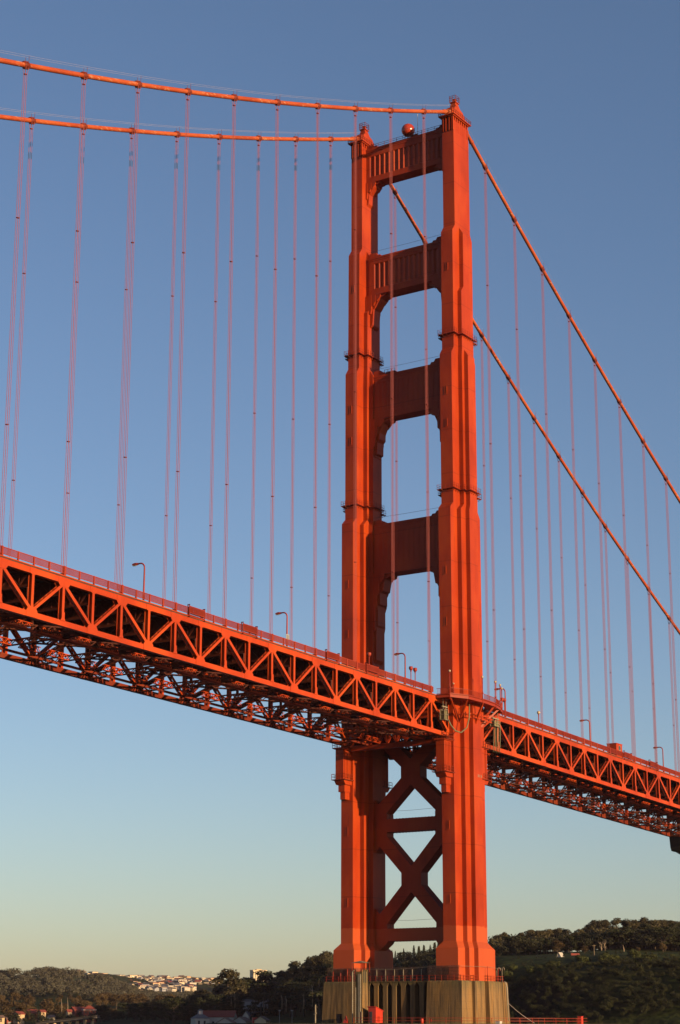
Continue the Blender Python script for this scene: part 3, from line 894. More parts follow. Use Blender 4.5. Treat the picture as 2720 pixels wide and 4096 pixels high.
for (x,y),lab in zip([(-13.2,-17.7),(-2.6,-20.1),(4.4,-19.62),(8.7,-18.5),(12.6,-16.8)],
    ['ball topped lamp at the left end of the tower balcony','ball topped lamp in front of the near shaft flutes','ball topped lamp at the right edge of the near shaft','second ball topped lamp from the right end of the balcony','ball topped lamp at the right tip of the balcony']):
    globe_post(x, y, ZB, 4.9, lab)
globe_post(-8.9, -16.2, ZB, 2.9, 'short ball topped post behind the balcony railing', .2)
globe_post(38.0, NY+.5, top_z(38)+.83, 4.1, 'lone ball topped lamp on the right hand span near the tower', .42)

# orange hut on the side span
x = 80.4; z = top_z(x)
hut = empty('sentry_hut', (x,NY,z+.83), 'orange boxy hut with a small window standing on the right hand span', 'hut')
m = MB(); m.box(x,x+3.6,NY-.3,NY+2.4,z-.2,z+4.2); m.box(x-.12,x+3.72,NY-.42,NY+2.52,z+4.2,z+4.38); m.build('wall', M['truss'], hut)
m = MB(); m.box(x+1.5,x+2.4,NY-.34,NY-.305,z+2.7,z+3.7); w_ = m.build('window', M['glass'], hut)
m = MB(); 
for (a,b,c,d) in ((1.38,1.5,2.58,3.82),(2.4,2.52,2.58,3.82),(1.5,2.4,2.58,2.7),(1.5,2.4,3.7,3.82)): m.box(x+a,x+b,NY-.37,NY-.303,z+c,z+d)
m.build('frame', M['pipe'], w_)

# aircraft ball, hatch house and mast on the top strut
t = empty('signal_ball', (0,-.1,219.6), 'glossy orange ball standing on top of the highest portal strut', 'ball')
m = MB(); m.smooth = True; m.sphere((0,-.1,222.7), 1.72, 32, 20); m.build('ball', M['ballred'], t)
m = MB()
for (dx,dy) in ((-.7,-.8),(.7,-.8),(-.7,.6),(.7,.6)): m.beam((dx,dy,219.55),(dx*.7,dy*.7,221.4),.14,.14)
m.build('stand', M['inner'], t)
m = MB(); m.smooth = True
m.rings([[( -1.2,-3.6,219.55),(1.2,-3.6,219.55),(1.2,-1.2,219.55),(-1.2,-1.2,219.55)],[(-1.0,-3.3,220.5),(1.0,-3.3,220.5),(1.0,-1.5,220.5),(-1.0,-1.5,220.5)],[(-.5,-2.9,220.8),(.5,-2.9,220.8),(.5,-1.9,220.8),(-.5,-1.9,220.8)]])
tag(m.build('hatch_cover', M['inner'], None, org=(0,-2.4,219.6)), 'dark rounded hatch cover beside the orange ball on the top strut', 'hatch')
m = MB(); m.tube([(1.2,-2.2,219.6),(1.2,-2.2,227.2)], [.10,.05], 6)
tag(m.build('antenna_mast', M['white'], None, org=(1.2,-2.2,219.6)), 'thin white antenna mast rising behind the orange ball', 'antenna')

# work baskets and hoses hung by the balcony
def basket(x, y, z, lab, w=1.5, h=2.3, d=1.2):
    t = empty('work_basket', (x,y,z), lab, 'work basket', 'maintenance baskets hung under the balcony')
    m = MB()
    for dx in (0,w/2,w):
        for dy in (0,d): m.beam((x+dx,y+dy,z),(x+dx,y+dy,z+h),.11,.11,(1,0,0))
    for zz_ in (0,h/2,h):
        for dy in (0,d): m.beam((x,y+dy,z+zz_),(x+w,y+dy,z+zz_),.11,.11)
        for dx in (0,w): m.beam((x+dx,y,z+zz_),(x+dx,y+d,z+zz_),.11,.11)
    m.build('cage', M['pipe'], t)
    m = MB(); m.box(x+.1,x+w-.1,y+.2,y+d-.1,z,z+.9*h); m.build('floor_box', M['green'], t)
    m = MB(); m.box(x-.4,x+w+.3,y+.3,y+.6,z+h+.5,z+h+.75)
    for dx in (.1,w-.1): m.tube([(x+dx,y+.45,z+h),(x+dx,y+.45,z+h+2.6)], .06, 5)
    m.build('hanger', M['pipe'], t)
basket(-13.0,-16.2,69.4,'pale wire work basket hanging left of the near shaft under the balcony')
basket(8.9,-16.8,70.8,'grey work basket hanging right of the near shaft under the balcony',2.4,1.2,1.2)
m = MB(); m.smooth = True
P = [(-12.6,-16.9,69.3),(-12.2,-17.2,68.2),(-10.8,-17.6,67.0),(-9.0,-18.0,66.8),(-7.0,-18.4,68.2),(-5.9,-18.4,70.6),(-5.4,-18.2,73.6)]
Pq = []
for i in range(len(P)-1):
    for t_ in range(4): Pq.append(tuple(P[i][c]+(P[i+1][c]-P[i][c])*t_/4 for c in range(3)))
m.tube(Pq+[P[-1]], .15, 8)
tag(m.build('hose', M['hose'], None, org=P[3]), 'thick green hose looping from the left work basket up to the balcony', 'hose')
for k in range(6):
    m = MB(); m.smooth = True
    x = 10.0+k*.5; y = -15.6-.15*(k % 3)
    m.tube([(x+.5,y,72.6),(x+.25,y-.25,70.5),(x-.1,y-.35,68.0),(x-.35,y-.3,65.6-.25*(k % 2)),(x-.1,y-.1,64.9),(x+.25,y,66.0)], .10, 6)
    tag(m.build('hose', M['hose'], None, org=(x,y,66)), 'green hose in the bundle hanging right of the near shaft', 'hose', 'bundle of green hoses')

# dark containment platform under the side span
xa = 174.5
t = empty('containment_platform', (xa,8,58), 'dark shrouded work platform hanging under the right end of the deck', 'work platform')
m = MB(); zt_ = top_z(xa)-8.1
m.prism([(xa,zt_),(xa+46,zt_-1.5),(xa+46,zt_-8.4),(xa+36,zt_-7.2),(xa+22,zt_-6.2),(xa+16,zt_-5.4),(xa+10,zt_-4.5),(xa+4,zt_-4.3),(xa+1.2,zt_-4.2),(xa+.5,zt_-3.2)],1,4.0,12.9)
m.build('shroud', M['tarp'], t)
m = MB()
n = 30; rows = []
for i in range(n+1):
    x = xa+4.5+i*1.4
    rows.append([(x, y, zt_-4.4-.17*i-(1-((j-6)/6)**2)*(.3+2.0*min(1,i/9))+random.uniform(-.12,.12)) for j, y in enumerate([4.2+.71*q for q in range(13)])])
for i in range(n):
    for j in range(12): m.add([rows[i][j],rows[i+1][j],rows[i+1][j+1],rows[i][j+1]], [(0,1,2,3)])
m.build('net', M['net'], t, fix=False)
# ================================================================== THE PIER
pier = empty('bridge_pier', (0,0,0), 'stained concrete pier standing in the water under both tower legs', 'pier')
PB = (10.3,4.3,5.9,5.0,1.5,6.0)
def block(yc):
    m = MB()
    def ring(z, d):
        L1,W1,L2,W2,L3,W3 = PB
        return [(x*(1+d/10),yc+(y*(1+d/9)),z) for x,y in stepped(L1,W1,L2,W2,L3,W3)]
    rr = [ring(-6,.9), ring(4,.45), ring(12.7,.02), ring(13.15,-.06), ring(13.4,-.3)]
    m.rings(rr)
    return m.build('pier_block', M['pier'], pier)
block(NY); block(13.2)
m = MB()
y0, y1 = NY+4.1, 13.2-4.1
m.box(-4.4,4.4,y0,y1,-6,13.2); m.box(-9.5,9.5,y0,y1,13.2,13.38)
yk = 7.18
while yk > y0+1.2:                                            # fins with pointed recesses between them
    for sx in (-1,1):
        a, b_ = sx*4.35, sx*9.3
        m.box(min(a,b_),max(a,b_), yk-1.08, yk, -6,12.4)
        yl, yr = yk-1.08, yk
        m.prism([(yl,12.35),(yr,12.35),(yr+.62,13.2),(yl-.62,13.2)],0,min(a,b_),max(a,b_))
    yk -= 2.33
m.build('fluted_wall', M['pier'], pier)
# pale drip pipes on the right hand corner
for (x,y) in ((7.6,-19.0),(8.6,-18.6)):
    m = MB(); m.smooth = True; m.tube([(x,y+.6,13.5),(x,y+.1,13.3),(x,y-.2,12.2),(x+.05,y-.45,5)], .12, 6)
    m.build('drain_pipe', M['pipe'], pier)

# railing and lamp standards on top of the pier
def pier_rail(pts, lab):
    m = MB()
    for i in range(len(pts)-1):
        a, b_ = V((*pts[i],13.4)), V((*pts[i+1],13.4))
        for h in (.5,1.1): m.beam(a+V((0,0,h)), b_+V((0,0,h)), .07,.07)
        n = max(1, round((b_-a).length/1.5))
        for k in range(n+1):
            p = a+(b_-a)*k/n; m.beam(p, p+V((0,0,1.18)), .08,.08,(1,0,0))
    o = m.build('pier_railing', M['rail'], None, org=(pts[0][0],pts[0][1],13.4)); tag(o, lab, 'railing'); return o
pier_rail([(-9.8,-9.6),(-9.8,-17.4),(-5.6,-17.5),(-5.6,-18.2),(-1.2,-18.3),(-1.2,-19.3),(6.0,-19.3),(9.4,-17.2)], 'orange pipe railing on the pier top round the near leg')
pier_rail([(-9.3,8.9),(-9.3,-9.2)], 'orange pipe railing along the fluted wall between the legs')
pier_rail([(-9.8,17.2),(-9.8,9.0)], 'orange pipe railing on the pier top round the far leg')
def standard(x, y, lab, bend, h=3.0, mat='pipe'):
    m = MB(); m.smooth = True
    pts = [(x,y,13.3),(x,y,13.3+h*.75)] + ([(x,y+bend*.25,13.3+h*.93),(x,y+bend*.6,13.3+h),(x,y+bend,13.3+h*.93),(x,y+bend,13.3+h*.8)] if bend else [(x,y,13.3+h)])
    m.tube(pts, .085, 6)
    tag(m.build('davit_post', M[mat], None, org=(x,y,13.4)), lab, 'post', 'pale posts along the pier top')
for k,(yy,lb) in enumerate([(6.4,'pale straight post on the fluted wall, nearest the far leg'),(4.1,'pale straight post on the fluted wall, second from the far leg'),(1.8,'pale straight post at the middle of the fluted wall'),(-.5,'pale straight post on the fluted wall, right of its middle'),(-2.8,'dim straight post on the fluted wall towards the near leg'),(-5.1,'dim straight post on the fluted wall, beside the hooked pipe')]):
    standard(-9.0, yy-2.1, lb, 0, 2.6)
standard(-9.1, -9.3, 'pale hooked pipe post at the near end of the fluted wall', -.45, 3.1)
standard(-1.0, -19.2, 'pale straight post before the flutes of the near leg base', 0, 3.2, 'lamp')
standard(3.2, -19.2, 'pale leaning davit before the wide face of the near leg base', -.9, 3.1)
standard(9.1, -17.3, 'tall bent davit at the right corner of the pier top', -.6, 3.3, 'pipe')
standard(10.0, -15.8, 'short bent davit behind the right corner of the pier top', -.6, 3.2, 'lamp')
standard(-9.7, 15.4, 'red post at the left corner of the far pier block', 0, 2.3, 'lamp')
standard(-9.7, 13.4, 'red post before the base of the far leg', 0, 2.0, 'lamp')
standard(-9.7, 11.6, 'slim red post before the base of the far leg, nearest the pylon', 0, 2.8, 'lamp')
m = MB(); m.tube([(-9.0,7.6,16.1),(-9.0,0,15.9),(-9.1,-9.2,16.3),(-9.8,-17.4,16.4),(-1.0,-19.2,16.4),(9.1,-17.3,16.2)], .03, 4)
tag(m.build('safety_wire', M['pipe'], None, org=(-5.7,0,16)), 'thin wire strung between the posts on the pier top', 'wire')
# dark protective netting round the foot of the shafts
def mesh_screen(pts, z0, z1, lab):
    m = MB(); m.smooth = False
    for i in range(len(pts)-1):
        a, b_ = V((*pts[i],0)), V((*pts[i+1],0)); L = (b_-a).length; n = max(2,int(L/.3))
        for k in range(n+1):
            p = a+(b_-a)*k/n; m.beam((p.x,p.y,z0),(p.x,p.y,z1+.25*math.sin(k*1.3)*0),.11,.05,(b_-a).normalized())
        for z in [z0+.3*j for j in range(int((z1-z0)/.3)+1)]: m.beam((a.x,a.y,z),(b_.x,b_.y,z),.05,.11)
    tag(m.build('screen_net', M['dark'], None, org=(pts[0][0],pts[0][1],z0)), lab, 'net')
mesh_screen([(-9.5,-9.2),(-9.5,-16.9)], 13.4, 16.6, 'dark net screen across the foot of the near leg')
mesh_screen([(-9.5,17.0),(-9.5,9.4),(-8.8,8.7),(-8.8,-8.8)], 13.4, 16.4, 'dark net screen across the foot of the far leg and the wall')

# concrete pylon with slots, in front of the far block
t = empty('access_pylon', (-14.6,4.6,4.6), 'tall narrow sunlit concrete pylon with slots standing before the far pier block', 'pylon')
m = MB()
m.rings([[(-16.0,3.65,4.5),(-13.5,3.65,4.5),(-13.5,5.4,4.5),(-16.0,5.4,4.5)],[(-15.9,3.7,15.4),(-13.75,3.7,15.4),(-13.75,5.3,15.4),(-15.9,5.3,15.4)]])
for k in range(4): m.box(-15.9+k*.62,-15.6+k*.62,3.62,4.0,15.4,15.75)
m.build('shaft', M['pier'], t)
for k in range(2):
    m = MB(); m.box(-15.45+k*.8,-15.2+k*.8,3.60,3.70,13.0,15.4); m.build('slot', M['ink'], t)
m = MB()
m.tube([(-16.4,5.9,4.6),(-16.4,5.9,15.3),(-16.4,5.5,15.6)], .14, 6); m.tube([(-16.2,5.2,4.6),(-16.2,5.2,12)], .1, 6)
for k in range(26): m.beam((-16.3,5.8,5+k*.4),(-16.3,5.3,5+k*.4),.05,.05)
m.box(-16.3,-16.05,3.9,4.6,4.6,14.8)
m.build('ladder', M['pipe'], t)
m = MB(); m.rings([[(-16.6,3.2,17.2),(-13.2,3.2,17.2),(-13.2,6.2,17.2),(-16.6,6.2,17.2)],[(-15.1,4.6,17.65),(-14.7,4.6,17.65),(-14.7,4.8,17.65),(-15.1,4.8,17.65)]])
m.build('canopy', M['pipe'], t)
for (x,y) in ((-16.4,3.4),(-13.4,3.4),(-14.9,4.7),(-16.4,6.0)):
    m = MB(); m.tube([(x,y,15.3),(x,y,17.3)], .07, 5); m.build('canopy_post', M['lamp'], t)

# red tool shed on the fender walk
t = empty('tool_shed', (-14.6,1.0,4.6), 'bright red wooden shed with a lean-to roof at the foot of the pier', 'shed')
m = MB(); m.prism([(-16.0,4.55),(-13.2,4.55),(-13.2,7.0),(-16.0,7.8)],1,.15,2.05); m.build('wall', M['shed'], t)
m = MB(); m.prism([(-16.25,7.86),(-13.0,6.95),(-13.0,7.08),(-16.25,7.99)],1,-.02,2.2); m.build('roof', M['shed'], t)
m = MB(); m.box(-16.06,-16.003,1.05,1.72,4.6,6.9); m.build('door', M['ink'], t)
for k in range(3):
    m = MB(); m.box(-15.3+k*.35,-15.2+k*.35,.09,.148,4.7,6.0); m.build('batten', M['rail'], t)
for x, y, w, h, lb in ((-17.2,3.2,.5,2.2,'dark switch cabinet between the pylon and the red shed'),(-15.2,10.0,.9,1.8,'dark switch cabinet at the foot of the far pier block')):
    m = MB(); m.box(x,x+w,y,y+w,4.5,4.5+h); m.box(x-.05,x+w+.05,y-.05,y+w+.05,4.5+h,4.6+h)
    tag(m.build('switch_cabinet', M['dark'], None, org=(x,y,4.5)), lb, 'cabinet')
m = MB(); m.beam((-17.6,3.4,4.5),(-17.6,3.4,6.9),.14,.14,(1,0,0)); m.beam((-17.6,2.7,4.5),(-17.6,2.7,6.9),.14,.14,(1,0,0)); m.beam((-17.6,2.7,6.85),(-17.6,3.4,6.85),.14,.14)
tag(m.build('door_frame', M['pipe'], None, org=(-17.6,3,4.5)), 'pale upright door frame beside the red shed', 'frame')
m = MB(); m.tube([(-17,15.2,4.5),(-17,15.2,8.4)], .16, 6); m.beam((-17,15.6,7.9),(-17,14.7,7.9),.1,.1); m.beam((-17,15.6,6.3),(-17,14.9,6.6),.2,.25)
tag(m.build('signal_post', M['pipe'], None, org=(-17,15.2,4.5)), 'pale post with two short arms before the far pier block', 'post')
m = MB(); m.rings([[(-17.2,6.9,4.5),(-16.2,6.9,4.5),(-16.2,7.9,4.5),(-17.2,7.9,4.5)],[(-16.72,7.38,6.1),(-16.68,7.38,6.1),(-16.68,7.42,6.1),(-16.72,7.42,6.1)]])
tag(m.build('marker_cone', M['shed'], None, org=(-16.7,7.4,4.5)), 'small red marker cone at the foot of the far pier block', 'marker')
# fender: ring wall of concrete round the pier, with its walk and red railing
fr = empty('fender_wall', (0,0,0), 'oval concrete fender wall with a walkway ringing the pier', 'fender')
m = MB(); n = 72
def oval(a, b, k): 
    t_ = 2*math.pi*k/n; c, s = math.cos(t_), math.sin(t_)
    p = .75
    return (a*math.copysign(abs(c)**p, c), b*math.copysign(abs(s)**p, s))
outr = [[(*oval(37,46,k),z) for k in range(n)] for z in (-8,4.35)]
m.rings([[(*oval(37,46,k),-8) for k in range(n)],[(*oval(37,46,k),4.42) for k in range(n)],[(*oval(33,42,k),4.42) for k in range(n)],[(*oval(33,42,k),-8) for k in range(n)]], False, False)
m.build('ring_wall', M['fender'], fr)
m = MB(); m.prism([oval(33.2,42.2,k) for k in range(n)], 2, 3.6, 4.4); m.build('inner_walk', M['fender'], fr)
m = MB()
for k in range(n):
    a, b_ = oval(36.3,45.3,k), oval(36.3,45.3,(k+1) % n)
    dv = V((*a,4.4))-CAM; uu = 1360+FPX*dv.dot(CR)/dv.dot(CF)
    if not (1390 < uu < 2345 and a[1] < 10): continue
    for h in (.55,1.1): m.beam((*a,4.4+h),(*b_,4.4+h),.07,.07)
    m.beam((*a,4.4),(*a,5.55),.09,.09,(1,0,0))
m.build('fender_railing', M['rail'], fr)
p = V(oval(36.3,45.3,0)+(0,)); 
for u, w, h, lb, mt in ((2322,.9,1.6,'orange locker at the right end of the fender railing','shed'),(1995,1.0,.5,'pale notice box on the fender walk before the near pier block','white')):
    d, s = bearing(u, 4085); q = CAM + d*(405 if u < 2000 else 432); 
    m = MB(); m.box(q.x-w/2,q.x+w/2,q.y-w/2,q.y+w/2,4.38,4.4+h); m.box(q.x-w/2-.06,q.x+w/2+.06,q.y-w/2-.06,q.y+w/2+.06,4.4+h,4.5+h)
    tag(m.build('locker', M[mt], None, org=(q.x,q.y,4.4)), lb, 'locker')
for u, lb in ((1484+204,'red bollard on the fender walk before the fluted wall'),(1728,'small red bollard on the fender walk before the near block')):
    d, s = bearing(u, 4085); q = CAM + d*416
    m = MB(); m.smooth = True; m.tube([(q.x,q.y,4.38),(q.x,q.y,5.3),(q.x,q.y,5.5)], [.35,.35,.2], 10)
    tag(m.build('bollard', M['shed'], None, org=(q.x,q.y,4.4)), lb, 'bollard')
# mooring cable sagging from the pier's right corner to the fender
a = V((10.4,-14.5,12.2)); b_ = CAM + bearing(2138, 4090)[0]*432; b_.z = 4.6
m = MB(); m.tube([a+(b_-a)*(i/14)+V((0,0,-.7*math.sin(math.pi*i/14))) for i in range(15)], .05, 5)
tag(m.build('mooring_cable', M['handrope'], None, org=a), 'slack pale cable running down from the right corner of the pier', 'cable')
# ================================================================== WATER, LAND, WOODS, TOWN
m = MB(); m.add([(-9000,-9000,0),(12000,-9000,0),(12000,12000,0),(-9000,12000,0)], [(0,1,2,3)])
mt, nt, b = node_mat('sea_water'); b.inputs['Base Color'].default_value = (.012,.022,.026,1); b.inputs['Roughness'].default_value = .12
bump(nt, b, noise(nt, geo(nt), .35, 6), .6, .5)
tag(m.build('water', mt), kind='structure')

# Ground heights: for each bearing a list of (distance, height); rolled out as one sheet of terrain
PROF = {
 -1500: [(1000,-2),(1040,3),(1500,6),(1700,26),(2000,50),(2300,40),(3000,76),(3600,70),(6000,60)],
 -500:  [(1000,-2),(1040,3),(1400,7),(1650,30),(1850,50),(2200,44),(3000,76),(3600,70),(6000,60)],
 0:     [(990,-2),(1020,3.2),(1250,6),(1500,22),(1800,44),(2100,42),(3000,70),(3500,70),(6000,60)],
 220:   [(985,-2),(1015,3.2),(1230,6),(1500,24),(1800,47),(2100,46),(3000,80),(3500,78),(6000,60)],
 420:   [(980,-2),(1010,3.2),(1220,6),(1500,20),(1800,40),(2100,38),(2800,52),(3150,84),(3400,82),(6000,60)],
 600:   [(930,-2),(950,3.2),(1180,6),(1500,16),(1900,27),(2300,30),(2850,48),(3250,80),(3500,80),(6000,60)],
 780:   [(905,-2),(925,3.2),(1120,6),(1400,15),(1900,26),(2300,30),(2850,48),(3250,82),(3500,82),(6000,60)],
 950:   [(885,-2),(905,3.2),(1060,7),(1200,17),(1500,22),(2300,30),(2850,48),(3250,78),(3500,78),(6000,60)],
 1100:  [(860,-2),(880,3.2),(1010,8),(1150,20),(1400,26),(2300,38),(3000,68),(3500,72),(6000,60)],
 1300:  [(830,-2),(850,4),(960,11),(1080,30),(1250,40),(1600,44),(3000,60),(6000,60)],
 1500:  [(820,-2),(838,5),(900,16),(1020,33),(1250,44),(1600,50),(3000,60),(6000,60)],
 1750:  [(760,-2),(776,6),(840,22),(930,33),(1150,44),(1500,54),(3000,60),(6000,60)],
 2000:  [(715,-2),(728,6),(775,25),(805,30.5),(900,35),(1100,44),(1400,50),(3000,60),(6000,60)],
 2250:  [(690,-2),(702,6),(760,26),(795,31.5),(880,35.5),(1050,43),(1400,48),(3000,60),(6000,60)],
 2480:  [(675,-2),(687,6),(748,26),(785,32),(870,37),(1020,43),(1300,47),(3000,60),(6000,60)],
 2720:  [(665,-2),(678,6),(740,25),(780,31),(860,36),(1000,41),(1300,45),(3000,60),(6000,60)],
 4300:  [(660,-2),(672,6),(730,27),(775,33),(860,38),(1000,42),(1300,46),(3000,60),(6000,60)],
}
US = sorted(PROF)
def height(u, D):
    def one(k):
        p = PROF[k]
        if D <= p[0][0]: return p[0][1] - (p[0][0]-D)*.02
        for (a, za), (c, zc) in zip(p, p[1:]):
            if D <= c:
                t = (D-a)/(c-a); t = t*t*(3-2*t)*.6 + t*.4
                return za + (zc-za)*t
        return p[-1][1]
    u = max(US[0], min(US[-1], u))
    for a, c in zip(US, US[1:]):
        if u <= c:
            t = (u-a)/(c-a); t = t*t*(3-2*t)*.5+t*.5
            return one(a)*(1-t) + one(c)*t
def ground(u, D, jitter=0):
    d, s = bearing(u); p = CAM + d*D
    p.z = height(u, D); return p
def u_for_left(u): return u
from mathutils import noise as mn
us = [-1500+i*42 for i in range(139)]
Ds = []
D = 640
while D < 6000:
    Ds.append(D); D *= 1.011 if D < 1400 else 1.03
m = MB(); m.smooth = True
vs = []
for u in us:
    d, s = bearing(u)
    for D in Ds:
        p = CAM + d*D
        h = height(u, D)
        h += (mn.noise(V((p.x*.02,p.y*.02,0)))*2.2 + mn.noise(V((p.x*.07,p.y*.07,3)))*.8)*(1 if h > 4 else .1)
        vs.append((p.x,p.y,h))
nD = len(Ds); fs = []
for i in range(len(us)-1):
    for j in range(nD-1):
        a = i*nD+j; fs.append((a,a+nD,a+nD+1,a+1))
m.add(vs, fs)
mt, nt, b = node_mat('headland_ground'); P = geo(nt)
n1 = noise(nt, P, .02, 5); n2 = noise(nt, P, .25, 4)
c = ramp(nt, n1, [(.3,(.024,.030,.009)),(.5,(.036,.050,.013)),(.7,(.050,.048,.018))])
c = mix(nt, c, (.012,.014,.007), ramp(nt, n2, [(.42,(0,0,0)),(.66,(.85,.85,.85))]))
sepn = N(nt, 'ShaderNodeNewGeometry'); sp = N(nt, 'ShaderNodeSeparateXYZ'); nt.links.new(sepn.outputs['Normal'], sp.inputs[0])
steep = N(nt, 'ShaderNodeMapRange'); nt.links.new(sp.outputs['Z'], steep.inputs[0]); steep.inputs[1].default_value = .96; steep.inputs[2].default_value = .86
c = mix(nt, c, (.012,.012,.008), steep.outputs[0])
nt.links.new(c, b.inputs['Base Color']); b.inputs['Roughness'].default_value = 1; b.inputs['Specular IOR Level'].default_value = .05
bump(nt, b, n2, .8, 1.5)
tag(m.build('headland', mt, fix=False), kind='structure')

# ------------------------------------------------------------------ trees
rnd = random.Random(11)
def leaf_cloud(m, c, rx, rz, n, size, shell=.55):
    for _ in range(n):
        d = V((rnd.gauss(0,1),rnd.gauss(0,1),rnd.gauss(0,1))).normalized()
        r = shell + (1-shell)*rnd.random()**.5
        p = V(c) + V((d.x*rx*r, d.y*rx*r, d.z*rz*r))
        a = V((rnd.gauss(0,1),rnd.gauss(0,1),rnd.gauss(0,.7))).normalized(); q = a.cross(d+V((.01,.3*rnd.random(),.02)))
        if q.length < .05: continue
        q.normalize(); s = size*rnd.uniform(.55,1.35)
        m.add([p-a*s*.5-q*s*.3, p+a*s*.5-q*s*.22, p+a*s*.35+q*s*.42, p-a*s*.45+q*s*.36], [(0,1,2,3)])
def crown_mesh(kind, seed):
    rnd.seed(seed); m = MB()
    if kind == 'euca':                                          # tall, open, clumps at branch ends
        H = 18; 
        for k in range(22):
            t = rnd.random(); z = 6.0+t*11; R_ = 4.6*math.sin(math.pi*(.18+.72*t))
            a = rnd.uniform(0,6.28); r = R_*rnd.uniform(.25,1)
            leaf_cloud(m,(math.cos(a)*r,math.sin(a)*r,z),rnd.uniform(1.3,2.3),rnd.uniform(1.0,1.7),110,.56)
    elif kind == 'cypress':                                     # flat-topped layered
        for k in range(15):
            t = rnd.random(); z = 4.5+t*9; R_ = 2.2+4.6*math.sin(math.pi*(.35+.5*t))
            a = rnd.uniform(0,6.28); r = R_*rnd.uniform(.2,1)
            leaf_cloud(m,(math.cos(a)*r,math.sin(a)*r,z+rnd.uniform(-.4,.4)),rnd.uniform(1.8,3.0),rnd.uniform(.5,1.0),150,.52,.3)
    elif kind == 'round':
        for k in range(15):
            d = V((rnd.gauss(0,1),rnd.gauss(0,1),rnd.gauss(.2,.8))).normalized()
            leaf_cloud(m,(d.x*3.1,d.y*3.1,6.2+d.z*3.4),rnd.uniform(1.5,2.4),rnd.uniform(1.2,1.9),140,.48,.4)
    elif kind == 'fir':
        for k in range(12):
            z = 3+k*1.25; R_ = 3.4*(1-(k/12.6)); 
            for j in range(5):
                a = j*1.2566+k*.7; leaf_cloud(m,(math.cos(a)*R_*.55,math.sin(a)*R_*.55,z),R_*.55+.2,.75,34,.5,.2)
    elif kind == 'bush':
        for k in range(6):
            leaf_cloud(m,(rnd.uniform(-1.5,1.5),rnd.uniform(-1.5,1.5),rnd.uniform(.6,1.4)),rnd.uniform(1,1.6),rnd.uniform(.7,1.1),120,.34,.4)
    return m
def trunk_mesh(kind, seed):
    rnd.seed(seed+500); m = MB(); m.smooth = True
    H = {'euca':13,'cypress':10.5,'round':6.5,'fir':16}[kind]
    b = rnd.uniform(-.6,.6); c_ = rnd.uniform(-.6,.6)
    pts = [(0,0,-1.5),(b*.3,c_*.2,H*.3),(b,c_*.7,H*.65),(b*1.2,c_,H)]
    m.tube(pts,[.42,.33,.2,.06],7)
    for k in range(7):
        z = H*rnd.uniform(.42,.9); a = rnd.uniform(0,6.28); L = rnd.uniform(1.6,3.4)
        m.tube([(b*.8,c_*.6,z),(b*.8+math.cos(a)*L*.5,c_*.6+math.sin(a)*L*.5,z+L*.35),(b*.8+math.cos(a)*L,c_*.6+math.sin(a)*L,z+L*.7)],[.15,.1,.04],5)
    return m
PROTO = {}
LEAFM = {'euca':'euca','cypress':'cypress','round':'brownleaf','fir':'cypress','bush':'bush'}
for kind in ('euca','cypress','round','fir'):
    PROTO[kind] = []
    for s in range(4):
        PROTO[kind].append((crown_mesh(kind,s*13+5).mesh('crown', M[LEAFM[kind]], V((0,0,0)), False), trunk_mesh(kind,s).mesh('trunk', M['bark'] if kind == 'euca' else M['darkbark'], V((0,0,0)), True)))
NAMES = {'euca':'eucalyptus_tree','cypress':'cypress_tree','round':'round_tree','fir':'fir_tree'}
def tree(kind, p, H, lab, group, wide=1.0):
    base = {'euca':18,'cypress':14.5,'round':11.5,'fir':18.5}[kind]
    cm, tm = PROTO[kind][rnd.randrange(4)]
    t = empty(NAMES[kind], p, lab, 'tree', group)
    s = H/base
    t.scale = (s*wide*rnd.uniform(.9,1.1), s*wide*rnd.uniform(.9,1.1), s); t.rotation_euler = (0,0,rnd.uniform(0,6.28))
    for nm, me in (('crown',cm),('trunk',tm)):
        o = bpy.data.objects.new(nm, me); COL.objects.link(o); o.parent = t
    return t
def scatter(kind, n, u0, u1, d0, d1, h0, h1, lab, group, wide=1.0, top=None):
    for _ in range(n):
        u = rnd.uniform(u0,u1); D = rnd.uniform(d0,d1); p = ground(u,D)
        if p.z < 2.5: continue
        p.z -= .5
        H = rnd.uniform(h0,h1)
        if top:                                                # keep the skyline of the photograph's wood
            lim = CAM.z + (4108-top(u))/FPX*D
            H = min(H, max(5, lim-p.z+rnd.uniform(-1.5,.6)))
        tree(kind, p, H, lab, group, wide)
def poly(pts):
    def f(u):
        if u <= pts[0][0]: return pts[0][1]
        for (a,za),(c,zc) in zip(pts,pts[1:]):
            if u <= c: return za+(zc-za)*(u-a)/(c-a)
        return pts[-1][1]
    return f
SKY_MID = poly([(700,3985),(760,3950),(845,3929),(914,3899),(960,3922),(1006,3922),(1060,3912),(1075,3897),(1121,3897),(1140,3878),(1197,3849),(1255,3845),(1290,3826),(1400,3815),(1560,3822),(1650,3806),(1760,3786),(1900,3765),(1990,3748)])
SKY_R = poly([(1960,3766),(2060,3752),(2150,3746),(2240,3742),(2350,3742),(2365,3726),(2400,3706),(2480,3704),(2560,3706),(2640,3708),(2760,3716)])
scatter('euca', 34, 1980, 2360, 985, 1090, 13, 20, 'one of the tall gum trees on the skyline just right of the tower base', 'skyline gum trees right of the tower', 1.1, SKY_R)
scatter('euca', 44, 2350, 2790, 960, 1080, 16, 24, 'one of the tall gum trees on the higher skyline at far right', 'skyline gum trees at far right', 1.1, SKY_R)
scatter('cypress', 22, 2000, 2380, 890, 960, 9, 14, 'one of the dark low trees behind the grass terrace right of the tower', 'dark trees behind the grass terrace', 1.2, poly([(1960,3800),(2150,3775),(2300,3775),(2400,3740),(2800,3720)]))
